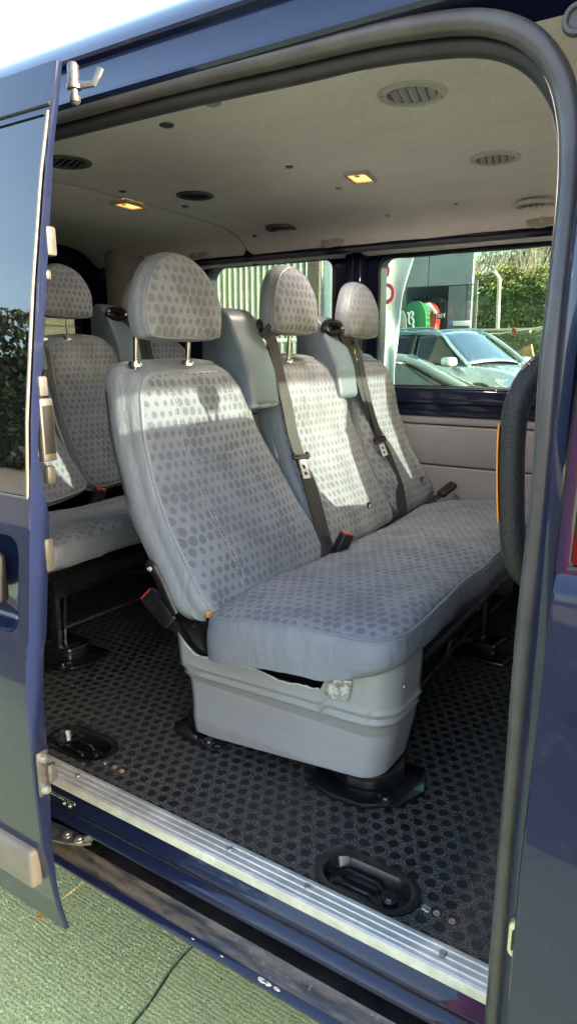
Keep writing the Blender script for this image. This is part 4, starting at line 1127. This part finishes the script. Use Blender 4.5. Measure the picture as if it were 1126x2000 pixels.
def text(name, s, M_, size, mat, parent, depth=.004):
    cu = bpy.data.curves.new('t', 'FONT'); cu.body = s; cu.size = size; cu.extrude = depth; cu.align_x = 'CENTER'; cu.align_y = 'CENTER'
    o = bpy.data.objects.new('t', cu); COL.objects.link(o); bpy.context.view_layer.update()
    me = bpy.data.meshes.new_from_object(o.evaluated_get(bpy.context.evaluated_depsgraph_get()))
    bpy.data.objects.remove(o); bpy.data.curves.remove(cu)
    vs = [M_ @ v.co for v in me.vertices]; fs = [tuple(p.vertices) for p in me.polygons]; bpy.data.meshes.remove(me)
    return link(name, vs, fs, mat, parent, smooth=False)
def leaves(pts, size, seed=1, up=.3):
    random.seed(seed); vs = []; fs = []
    for p in pts:
        a = Vector((random.gauss(0, 1), random.gauss(0, 1), random.gauss(0, 1))).normalized(); b = a.orthogonal().normalized(); c = a.cross(b)
        s = size*random.uniform(.6, 1.4); k = len(vs); p = Vector(p)
        vs += [p-b*s, p-c*s*.6, p+b*s, p+c*s*.6]; fs.append((k, k+1, k+2, k+3))
    return vs, fs

# corrugated hall
b = empty('corrugated_hall', (-7.4, 9, 0), 'pale corrugated metal hall seen through the far window behind the belt tower', 'building')
mb = MB(); r0 = []; x = -13.0
while x < -5.46:
    for dx, dy in ((0, 0), (.036, 0), (.052, .075), (.092, .075), (.108, 0)): r0.append((x+dx, 9+dy))
    x += .11
mb.sheet([[Vector((x, y, z)) for x, y in r0] for z in (0, 5)]); mb.build('wall', M['corr'], b, smooth=False)
mb = MB(); mb.box((-13, 9.07, 0), (-5.46, 12, 4.98)); mb.box((-13.2, 8.9, 5), (-5.4, 12.2, 5.15)); mb.build('roof', M['panel2'], b, smooth=False)
b = empty('metal_rack', (-7, 8.7, 0), 'white horizontal metal rails in front of the corrugated hall', 'rack')
for z in (1.67, 1.46, 1.40):
    mb = MB(); mb.tube([(-9.5, 8.7, z), (-5.3, 8.7, z)], .028, 8); mb.build('rail', M['whitec'], b)
for i in range(9):
    mb = MB(); mb.tube([(-9.4+.5*i, 8.7, .05), (-9.4+.5*i, 8.7, 1.67)], .022, 8); mb.build('post', M['whitec'], b)
mb = MB(); mb.box((-9.5, 8.72, .5), (-5.3, 8.76, 1.38), .01); mb.build('panel', M['corr'], b)
mb = MB(); mb.box((-3.27, 5.35, 0), (-3.06, 5.5, 3.4), .01)
tag(mb.build('wooden_post', M['wood'], smooth=30), 'brown weathered post standing left of the white flag', 'post')

# white feather flag with red letters
b = empty('feather_flag', (-2.5, 4.7, 0), 'tall white feather flag with red letters seen through the two far windows', 'flag')
rt_ = [(.4, -2.12), (1.0, -2.09), (1.493, -2.067), (1.67, -2.06), (1.943, -2.012), (2.172, -1.948), (2.5, -1.90), (3.0, -2.0), (3.4, -2.35)]
lf_ = [(.4, -2.60), (1.5, -2.66), (2.2, -2.66), (3.4, -2.62)]
mb = MB(); rows = []
for i in range(60):
    z = .4+3.0*i/59; a, c = sinterp(lf_, z), sinterp(rt_, z)
    rows.append([Vector((a+(c-a)*t/24, 4.6+.03*sin(t*.8+z*1.5)+.02*nz(t*.5, z*2)+.018*sin((t-24+z*9)*1.4)*(t/24)**2, z)) for t in range(25)])
mb.sheet(rows); f_ = mb.build('cloth', M['flag'], b, smooth=80); m_ = f_.modifiers.new('t', 'SOLIDIFY'); m_.thickness = .003
mb = MB(); mb.tube([(-2.68, 4.6, .05), (-2.69, 4.6, 2.4), (-2.64, 4.6, 3.4)], .014, 8); mb.lathe([(0, .08), (.2, .08), (.22, 0)], (-2.68, 4.6, 0), seg=16); mb.build('pole', M['steel'], b)
for s, u, v in (('a', 748, 533), ('o', 746, 574)):
    p = at(u, v, 4.53); Mx = Matrix.Translation(p) @ Matrix.Rotation(R_(90), 4, 'X') @ Matrix.Rotation(R_(-90 if s == 'a' else 90), 4, 'Z')
    text('lettering', s, Mx, .30, M['letter'], b)

# workshop with an open bay
YW = 20
A = lambda u, v: at(u, v, YW)
b = empty('workshop', (-7, YW, .25), 'grey clad workshop with an open dark bay behind the silver car', 'building')
xl, xr = A(690, 600).x, A(921, 560).x; x0, x1 = A(786, 600).x, A(873, 600).x; zt = A(850, 560).z
mb = MB(); xm = A(836, 530).x
mb.box((xl, YW, zt+.02), (xm-.012, YW+.15, 6.2), .01); mb.box((xm+.012, YW, zt+.02), (xr, YW+.15, 6.2), .01)
mb.build('upper_panel', M['panel'], b, smooth=False)
mb = MB(); mb.box((x1, YW+.02, .2), (A(909, 600).x-.01, YW+.15, zt), .01); mb.box((A(909, 600).x+.01, YW+.01, .2), (xr, YW+.15, zt), .01); mb.box((xl, YW+.02, .2), (x0, YW+.15, zt)); mb.build('lower_panel', M['panel2'], b, smooth=False)
mb = MB(); mb.prism([(xr-.1, YW+.15), (xr-.02, YW+.15), (xr*1.2-.1, YW+4), (xr*1.2-.3, YW+4)], .2, 6.2, 'z'); mb.box((xl, YW+4, .2), (xr*1.2-.1, YW+4.1, 6.2)); mb.box((xl, YW+.15, 6.0), (xr-.1, YW+4, 6.19)); mb.build('wall', M['panel2'], b, smooth=False)
mb = MB()
for i in range(16): mb.box((x0-.4+i*.14, YW+1.6, .3), (x0-.34+i*.14, YW+1.66, zt-.15))
mb.box((x0-.6, YW+1.7, .3), (x1+.3, YW+1.75, zt+.3)); mb.box((x0-.5, YW+1.58, zt-.35), (x1+.2, YW+1.66, zt-.28)); mb.build('shutter', M['panel2'], b, smooth=False)
mb = MB()
for k in range(7):
    p = A(919, 500+k*18); mb.lathe([(0, -.012), (.02, -.012), (.025, 0)], (p.x-.06, YW, p.z), 'y', 8)
mb.build('rivet', M['steel'], b)
b2 = empty('plate_sign', A(898, 631), 'small white sign strip with a blue left end on the workshop corner', 'sign')
p, q = A(876, 637), A(920, 626)
mb = MB(); mb.box((p.x+.13, YW-.04, p.z), (q.x, YW-.015, q.z), .004); mb.build('panel', M['whitec'], b2)
mb = MB(); mb.box((p.x, YW-.04, p.z), (p.x+.128, YW-.015, q.z), .004); mb.build('end_panel', M['blue'], b2)
def dome(name, u0, u1, vt, vb, Y, mat, lean=0, seg=18):
    p0, p1 = at(u0, vb, Y), at(u1, vb, Y); t = at((u0+u1)/2, vt, Y); h = t.z-p0.z
    vs = []; rows = []
    for i in range(seg+1):
        a = pi*i/seg; x = (p0.x+p1.x)/2-(p1.x-p0.x)/2*cos(a)*(1); z = p0.z+h*sin(a)**.75
        rows.append([Vector((x+lean*sin(a), Y-.16*s, .26+(z-.26)*1)) if s else Vector((x+lean*sin(a), Y, z)) for s in (-1, 0, 1)])
    mb = MB(); mb.sheet(rows)
    pf = [(r[0].x, r[0].z) for r in rows]; mb.prism([(pf[-1][0], .26)]+pf[::-1]+[(pf[0][0], .26)], Y-.16, Y+.16, 'y', .03)
    return mb
b3 = empty('green_banner', at(815, 645, 19.2), 'green rounded banner with a white squiggle in front of the workshop bay', 'banner')
dome('d', 783, 834, 588, 648, 19.2, 0, .03).build('cover', M['green'], b3, smooth=50)
mb = MB()
for pts in (((799, 613), (803, 609), (806, 613), (803, 620), (807, 627), (804, 636)), ((795, 610), (798, 616), (797, 626), (800, 634)), ((806, 634), (807, 640))):
    mb.tube(spline([at(u, v, 19.03) for u, v in pts], 5), .028, 6, flat=.4)
mb.build('white_mark', M['whitec'], b3)
dome('d', 772, 796, 606, 648, 19.12, 0).build('pale_end', M['panel'], b3, smooth=50)
b4 = empty('red_shape', at(845, 640, 19.6), 'red and white rounded shape behind the green banner in the workshop bay', 'banner')  # simplified stand-in; what the red shape is stays unclear
dome('d', 806, 854, 591, 634, 19.75, 0, .05).build('cover', M['redc'], b4, smooth=50)
mb = MB(); mb.prism([(p.x, p.z) for p in [at(u, v, 19.55) for u, v in ((822, 594), (838, 591), (848, 604), (853, 612), (846, 613), (842, 604), (836, 618), (830, 616))]], 19.53, 19.58, 'y', .01); mb.build('white_patch', M['whitec'], b4)
p, q = at(855, 623, 19.5), at(868, 611, 19.5)
mb = MB(); mb.box((p.x-.05, 19.5, p.z), (q.x, 19.53, q.z), .005); pl_ = mb.build('number_plate', M['black'], b4)
text('lettering', 'BET', Matrix.Translation(((p.x+q.x)/2, 19.49, (p.z+q.z)/2)) @ Matrix.Rotation(R_(90), 4, 'X'), .15, M['whitec'], pl_)

# ivy wall, low wall, post, tape, board
YH = 27
b = empty('ivy_wall', (at(1000, 640, YH).x, YH, .25), 'tall ivy covered wall beyond the yard at the right of the far window', 'hedge')
x0, x1 = at(905, 600, YH).x, at(1330, 600, YH).x
zl, zh = at(1000, 655, YH).z-.4, at(1000, 566, YH).z
mb = MB(); mb.box((x0, YH+.3, .2), (x1, YH+.7, zh-.15)); mb.build('wall', M['stone'], b, smooth=False)
random.seed(5); pts = []
for i in range(26000):
    x = random.uniform(x0, x1); z = random.uniform(zl-.5, zh+.15+.22*nz(x*1.5, 3)); t = nz(x*1.1, z*1.1, 2)
    if nz(x*3, z*3, 9)+random.uniform(-.3, .3) < -.42: continue
    pts.append((x, YH+.25-.28*t-.2*abs(random.gauss(0, .5)), z))
vs, fs = leaves(pts, .055, 4); tag(link('ivy', vs, fs, M['hedge'], b, smooth=False), kind='stuff')
YL = 22.5
b = empty('low_wall', (at(1000, 690, YL).x, YL, .25), 'low mossy wall with a pale coping in front of the ivy wall', 'wall')
x0, x1 = at(915, 640, YL).x, at(1400, 640, YL).x; z1 = at(1000, 641, YL).z
mb = MB(); mb.box((x0, YL, .2), (x1, YL+.3, z1-.08), .02); mb.build('wall', M['stone'], b, smooth=False)
mb = MB(); mb.box((x0, YL-.05, z1-.08), (x1, YL+.35, z1), .015); mb.build('coping', M['conc'], b)
random.seed(8); pts = []
for i in range(7000):
    x = random.uniform(x0, x1); z = random.uniform(.5, z1-.1)
    if nz(x*2.3, z*2.3, 5)+random.uniform(-.35, .35) < -.02: continue
    pts.append((x, YL-.05-.12*random.random(), z))
vs, fs = leaves(pts, .045, 9); tag(link('ivy', vs, fs, M['hedge'], b, smooth=False), kind='stuff')
mb = MB(); q = [at(u, v, 22.9) for u, v in ((970, 655), (972, 600), (974, 550))]+[at(972, 541, 22.8), at(963, 529, 22.5)]
mb.tube(q, .065, 6); tag(mb.build('fence_post', M['conc']), 'pale concrete fence post with a bent top in front of the ivy', 'post')
q = spline([at(u, v, 21.8) for u, v in ((925, 655), (946, 652), (975, 651), (1006, 647), (1040, 641), (1090, 632))], 6)
b = empty('barrier_tape', q[0], 'thin barrier line with small red and white tags in front of the low wall', 'barrier tape')
mb = MB(); mb.tube(q, .012, 5); mb.build('line', M['whitec'], b)
for u, v, m in ((1006, 647, 'redc'), (946, 653, 'whitec'), (1002, 643, 'redc')):
    p = at(u, v, 21.75); mb = MB(); mb.box((p.x-.05, 21.74, p.z-.10), (p.x+.04, 21.76, p.z+.06), .01); mb.build('tag', M[m], b)
q = [at(u, v, 17) for u, v in ((994, 704), (1002, 690), (1036, 672), (1041, 700), (1042, 712), (1000, 716))]
mb = MB(); mb.prism([(p.x, p.z) for p in q], 17, 17.12, 'y', .01); tag(mb.build('rusty_board', M['board'], smooth=False), 'rusty brown board leaning beyond the bonnet of the silver car', 'board')

# bare trees and a pine behind the ivy wall
def bare_tree(x, y, h, seed, label):
    random.seed(seed); r = empty('bare_tree', (x, y, .25), label, 'tree', 'bare trees behind the ivy wall')
    tr = MB(); br = MB()
    def grow(p, d, L, rad, lev, mb):
        pts = [p]; q = Vector(p); dd = Vector(d)
        for k in range(4):
            dd = (dd+Vector((random.gauss(0, .09), random.gauss(0, .09), .05))).normalized(); q = q+dd*L/4; pts.append(q.copy())
        mb.tube(pts, [rad*(1-.13*k) for k in range(5)], 5)
        if lev < 4:
            for k in range(3 if lev else 5):
                a = random.choice(pts[1:]); nd = (dd+Vector((random.gauss(0, .5), random.gauss(0, .5), random.uniform(0, .5)))).normalized()
                grow(a, nd, L*random.uniform(.5, .75), rad*.55, lev+1, br)
    grow(Vector((x, y, .25)), Vector((0, 0, 1)), h*.55, .09, 0, tr)
    tr.build('trunk', M['bark'], r); br.build('crown', M['bark'], r)
for i, (u, Y, h) in enumerate(((930, 33, 7.5), (948, 36, 8), (968, 33, 7), (990, 37, 8.5), (1012, 34, 7.5), (1040, 36, 8), (1066, 33, 7.5), (900, 35, 8))):
    p = at(u, 600, Y)
    bare_tree(p.x, Y, h, 20+i, ['pale bare tree nearest the workshop corner above the ivy wall', 'thin bare tree second from the workshop corner', 'bare tree directly above the bent fence post', 'taller bare tree just right of the bent fence post', 'bare tree left of the dark pine crown', 'bare tree in front of the dark pine crown', 'bare tree at the right edge of the far window', 'bare tree mostly hidden behind the workshop'][i])
def crown(name, c, rad, n, size, mat, seed, label, cat, trunk=True):
    random.seed(seed); r = empty(name, (c[0], c[1], .25), label, cat); pts = []
    cl = [Vector((random.gauss(0, .45)*rad[0], random.gauss(0, .45)*rad[1], random.gauss(0, .45)*rad[2])) for _ in range(26)]
    for _ in range(n):
        q = random.choice(cl); pts.append(Vector(c)+q+Vector((random.gauss(0, .17)*rad[0], random.gauss(0, .17)*rad[1], random.gauss(0, .17)*rad[2])))
    vs, fs = leaves(pts, size, seed); link('crown', vs, fs, mat, r, smooth=False)
    if trunk:
        mb = MB(); mb.tube([(c[0], c[1], .2), (c[0]+.1, c[1], c[2]*.6), (c[0], c[1], c[2]+rad[2]*.3)], [.22, .15, .05], 8)
        for k in range(9): mb.tube([Vector((c[0], c[1], c[2]-rad[2]*.5)), Vector(c)+cl[k]], [.07, .02], 5)
        mb.build('trunk', M['bark'], r)
p = at(1062, 520, 40); crown('pine_tree', (p.x, 40, p.z+.3), (2.6, 2, 2.0), 9000, .09, M['leafd'], 31, 'dark pine crown above the ivy wall at the right', 'tree')
p = at(1010, 520, 46); crown('pine_tree', (p.x, 46, p.z), (1.8, 2, 1.0), 3500, .09, M['leafd'], 32, 'smaller distant pine crown behind the bare branches', 'tree')
for i, (u, v) in enumerate(((1000, 553), (950, 560), (1040, 556))):
    p = at(u, v, 29.5); crown('scrub_bush', (p.x, 29.5, p.z), (1.2, .6, .55), 2600, .06, M['leafy'], 40+i, ['yellow green scrub on top of the ivy wall right of the bent post', 'yellow green scrub on the ivy wall near the workshop', 'yellow green scrub on the ivy wall below the dark pine'][i], 'bush')

# ------------------------------------------------------------------ cars
def car(loc, ang, paint, label, H=1.66, L0=2.22, hood=1.0, belt=1.03, roofx=(.12, -1.55), screen=.92, rail=True, hw=.91):
    r = empty('parked_car', (0, 0, 0), label, 'car')
    st = [(-2.2, .74, .45, .80), (-2.12, .84, .34, .98), (-1.7, .90, .28, belt), (-.9, hw, .25, belt), (0, hw, .25, belt-.005), (.75, hw, .25, belt-.01), (1.2, hw, .26, hood), (1.7, .89, .28, hood-.05), (2.02, .83, .32, hood-.13), (2.17, .73, .36, hood-.22), (L0, .60, .42, hood-.33)]
    st = [tuple(p) for p in spline([Vector((a, b, c)) for a, b, c, d in st], 3)]; zz = [(a, d) for a, b, c, d in ((-2.2, 0, 0, .80), (-2.12, 0, 0, .98), (-1.7, 0, 0, belt), (.75, 0, 0, belt-.01), (1.2, 0, 0, hood), (1.7, 0, 0, hood-.05), (2.02, 0, 0, hood-.13), (2.17, 0, 0, hood-.22), (L0, 0, 0, hood-.33))]
    rows = []
    for x, w_, zb in st:
        zt = sinterp(zz, x); row = []
        half = [(0, zb), (.8*w_, zb), (.95*w_, zb+.08), (1.0*w_, zb+.25), (1.0*w_, zt-.28), (.985*w_, zt-.17), (.975*w_, zt-.155), (.955*w_, zt-.05), (.91*w_, zt-.008), (.72*w_, zt+.012), (.68*w_, zt+.006), (.4*w_, zt+.022), (0, zt+.032)]
        full = half+[(-y, z) for y, z in half[-2:0:-1]]
        rows.append([Vector((x, y, z)) for y, z in full]+[Vector((x, full[0][0], full[0][1]))])
    mb = MB(); mb.sheet(rows); mb.f.append(tuple(range(len(rows[0])-1))); mb.m.append(0); nb = (len(rows)-1)*len(rows[0]); mb.f.append(tuple(nb+k for k in range(len(rows[0])-1))); mb.m.append(0)
    body = mb.build('body', paint, r, smooth=35)
    wb, wt = .79, .60; xt, xb = roofx; zr = H-.05
    # glasshouse panes
    def quad(name, a, b, c, d, nrm, mat, bow=0):
        a, b, c, d = map(Vector, (a, b, c, d)); nrm = Vector(nrm).normalized(); mb = MB(); n = 8
        mb.sheet([[a.lerp(b, s/n).lerp(d.lerp(c, s/n), t/n)+nrm*bow*(1-(2*s/n-1)**2) for s in range(n+1)] for t in range(n+1)])
        o = mb.build(name, mat, r, smooth=60); m = o.modifiers.new('t', 'SOLIDIFY'); m.thickness = .006; return o
    g = M['carglass']
    quad('windscreen', (screen, wb-.04, belt+.01), (screen, -wb+.04, belt+.01), (xt, -wt+.01, zr-.01), (xt, wt-.01, zr-.01), (.7, 0, .7), M['screen'], .09)
    quad('rear_screen', (-2.0, wb-.08, belt), (-2.0, -wb+.08, belt), (xb, -wt+.02, zr-.02), (xb, wt-.02, zr-.02), (-.7, 0, .7), g, .06)
    for s in (1, -1):
        quad('side_window', (screen-.1, s*wb, belt), (-.40, s*(wb+.01), belt), (-.44, s*wt, zr-.02), (xt, s*wt, zr-.02), (0, s, 0), g, .02)
        quad('side_window', (-.48, s*(wb+.01), belt), (-1.75, s*(wb-.02), belt), (xb+.1, s*wt, zr-.03), (-.50, s*wt, zr-.02), (0, s, 0), g, .02)
        mb = MB(); mb.tube(spline([(screen+.12, s*(wb-.01), belt-.02), (screen*.55+xt*.45, s*(wb*.62+wt*.38+.012), belt+(zr-belt)*.55), (xt, s*wt, zr), (-.5, s*(wt+.01), zr+.02), (xb, s*wt, zr-.02), (-2.05, s*(wb-.05), belt)], 6), .035, 8, flat=.7); mb.build('pillar', paint, r)
        mb = MB(); mb.box((-.50, s*(wt+.0), belt), (-.42, s*(wb+.03), belt+.02)); mb.tube([(-.45, s*(wb+.012), belt), (-.47, s*(wt+.008), zr)], .03, 6); mb.build('door_post', M['black'], r)
        mb = MB(); mb.box((-.11, -.13, -.085), (.11, .12, .085), .065, 4, M=Matrix.Translation((screen-.16, s*(wb+.20), belt+.055))); mb.box((-.03, -.09, -.02), (.03, .05, .02), .012, 2, M=Matrix.Translation((screen-.16, s*(wb+.09), belt-.005))); mb.box((-.10, -.10, -.08), (.10, .10, -.05), .02, 2, m=1, M=Matrix.Translation((screen-.16, s*(wb+.20), belt+.055)))
        mb.build('wing_mirror', [paint, M['black']], r)
        if rail:
            mb = MB(); mb.tube(spline([(xt-.05, s*(wt+.01), zr+.03), (xt-.18, s*(wt+.01), zr+.085), (-.6, s*(wt+.02), zr+.10), (xb+.3, s*(wt), zr+.08), (xb+.1, s*wt, zr+.03)], 5), .019, 8); mb.build('roof_rail', M['chrome'], r)
        mb = MB(); bm_ = [(L0-.14, s*.50, hood-.33), (L0-.18, s*.62, hood-.25), (L0-.36, s*.82, hood-.20), (L0-.55, s*.905, hood-.19), (L0-.50, s*.91, hood-.26), (L0-.25, s*.84, hood-.36), (L0-.10, s*.58, hood-.39)]
        k = [Vector(p)+Vector((.045, s*.012, .02)) for p in bm_]; mb.add(k+[Vector(p)-Vector((.12, s*.1, 0)) for p in bm_], [tuple(range(7)), tuple(range(7, 14))]+[(i, (i+1) % 7, 7+(i+1) % 7, 7+i) for i in range(7)]); mb.build('headlight', M['light'], r, smooth=False)
        for x in (1.38, -1.32):
            wh = MB(); wh.lathe([(.0, -.10), (.20, -.10), (.335, -.09), (.345, -.06), (.345, .08), (.20, .10)], (x, s*.80, .345), 'y', 28)
            w0 = wh.build('wheel', M['tyre'], r)
            mb = MB(); mb.lathe([(0, s*.115), (.21, s*.108), (.22, s*.09)], (x, s*.80, .345), 'y', 20); mb.build('rim', M['steel'], w0)
            mb = MB(); mb.lathe([(.36, 0), (.40, s*.004), (.415, 0)], (x, s*.915, .345), 'y', 28); mb.build('wheel_arch', M['black'], r)
    rows = []
    for i in range(13):
        x = xt+.04+(xb-xt-.08)*i/12; zc = zr+.055*math.sin(pi*min(1, max(0, (i+1.5)/14)))
        rows.append([Vector((x, wt*1.03*j/6, zc-.05*(j/6)**2)) for j in range(-6, 7)])
    mb = MB(); mb.sheet(rows); o = mb.build('roof_panel', paint, r, smooth=60); m = o.modifiers.new('t', 'SOLIDIFY'); m.thickness = .03
    mb = MB(); mb.box((L0-.03, -.45, hood-.50), (L0+.03, .45, hood-.34), .02); mb.build('grille', M['black'], r)
    mb = MB(); mb.tube([(screen-.35, wb*.45+.17*cos(a), belt-.02+.17*sin(a)) for a in [2*pi*i/20 for i in range(20)]], .014, 6, close=True)
    mb.build('steering_wheel', M['black'], r)
    for y in (.36, -.36):
        mb = MB(); mb.prism([(.0, .6), (-.10, 1.25), (-.16, 1.32), (-.24, 1.28), (-.2, .6)], y-.22, y+.22, 'y', .04, 3); mb.box((-.22, y-.12, 1.30), (-.13, y+.12, H-.15), .03, 3); mb.build('seat', M['black'], r)
    r.location = loc; r.rotation_euler.z = ang
    return r
M['screen'] = glass('car windscreen', (.45, .55, .52), 1.5, .40)
car((-4.52, 12.87, .25), R_(-24), M['silver'], 'silver blue car with roof rails parked in the yard beyond the far window', H=1.64)
car((-3.13, 6.92, .10), R_(20), M['darksil'], 'grey car close to the far window, only its roof pillar and bonnet edge showing', H=1.385, hood=.93, belt=.92, rail=False)

# cream garage seen through the rear window
b = empty('garage_wall', (-8, 5, 0), 'cream horizontally panelled garage front seen through the rear window', 'garage')
mb = MB(); mb.box((-8.3, 1.0, 0), (-8.04, 8.7, 3.6)); mb.build('wall', M['stone'], b, smooth=False)
mb = MB()
for i in range(15): mb.box((-8.04, 1.2, .1+i*.22), (-8.0, 8.6, .308+i*.22), .006)
mb.build('door_panel', M['cream'], b, smooth=30)

# ------------------------------------------------------------------ behind the camera (seen mirrored in paint and glass)
b = empty('dark_hedge', (-26, -15, 0), 'dark conifer hedge mirrored in the sliding door window', 'hedge')
random.seed(12); pts = []
mb = MB(); mb.box((-70, -16.5, 0), (-9.5, -15.6, 6.5), .1); mb.build('core', M['leafd'], b, smooth=False)
for i in range(34000):
    x = random.uniform(-70, -9); z = random.uniform(0, 8.2+1.6*nz(x*.25, 1)+.9*nz(x*1.1, 4)); pts.append((x, -15.5+random.gauss(0, .5), z))
vs, fs = leaves(pts, .17, 13); tag(link('foliage', vs, fs, M['leafd'], b, smooth=False), kind='stuff')
b = empty('red_flag', (-.75, -3.1, 0), 'red flag mirrored in the front door window', 'flag')
mb = MB(); rows = []
for i in range(24):
    z = .55+2.6*i/23
    rows.append([Vector((-1.05+.62*t/16, -3.1+.05*sin(t*.9+z), z)) for t in range(17)])
mb.sheet(rows); o = mb.build('cloth', M['flagred'], b, smooth=80); o.modifiers.new('t', 'SOLIDIFY').thickness = .003
mb = MB(); mb.tube([(-1.06, -3.1, .03), (-1.06, -3.1, 3.3)], .015, 8); mb.lathe([(0, .08), (.2, .08), (.22, .007)], (-1.06, -3.1, 0), seg=16); mb.build('pole', M['whitec'], b)

# small litter on the artificial grass
M['straw'] = simple('dry straw', (.42, .33, .15), .8, var=.2, sc=40)
a, b_ = atz(112, 1764, .018), atz(162, 1722, .02)
mb = MB(); mb.tube([a, a.lerp(b_, .5)+Vector((.004, .002, .003)), b_], .0013, 5)
tag(mb.build('straw', M['straw']), 'thin dry straw lying on the artificial grass below the step', 'straw')
M['dryleaf'] = simple('dry leaf', (.40, .20, .05), .7, var=.3, sc=60)
p = atz(77, 1790, .016)
mb = MB(); mb.prism([(p.x-.012, p.y-.004), (p.x, p.y-.008), (p.x+.014, p.y), (p.x+.002, p.y+.007)], .0155, .0175, 'z')
tag(mb.build('dry_leaf', M['dryleaf']), 'small orange brown dry leaf on the artificial grass under the sliding door edge', 'leaf')
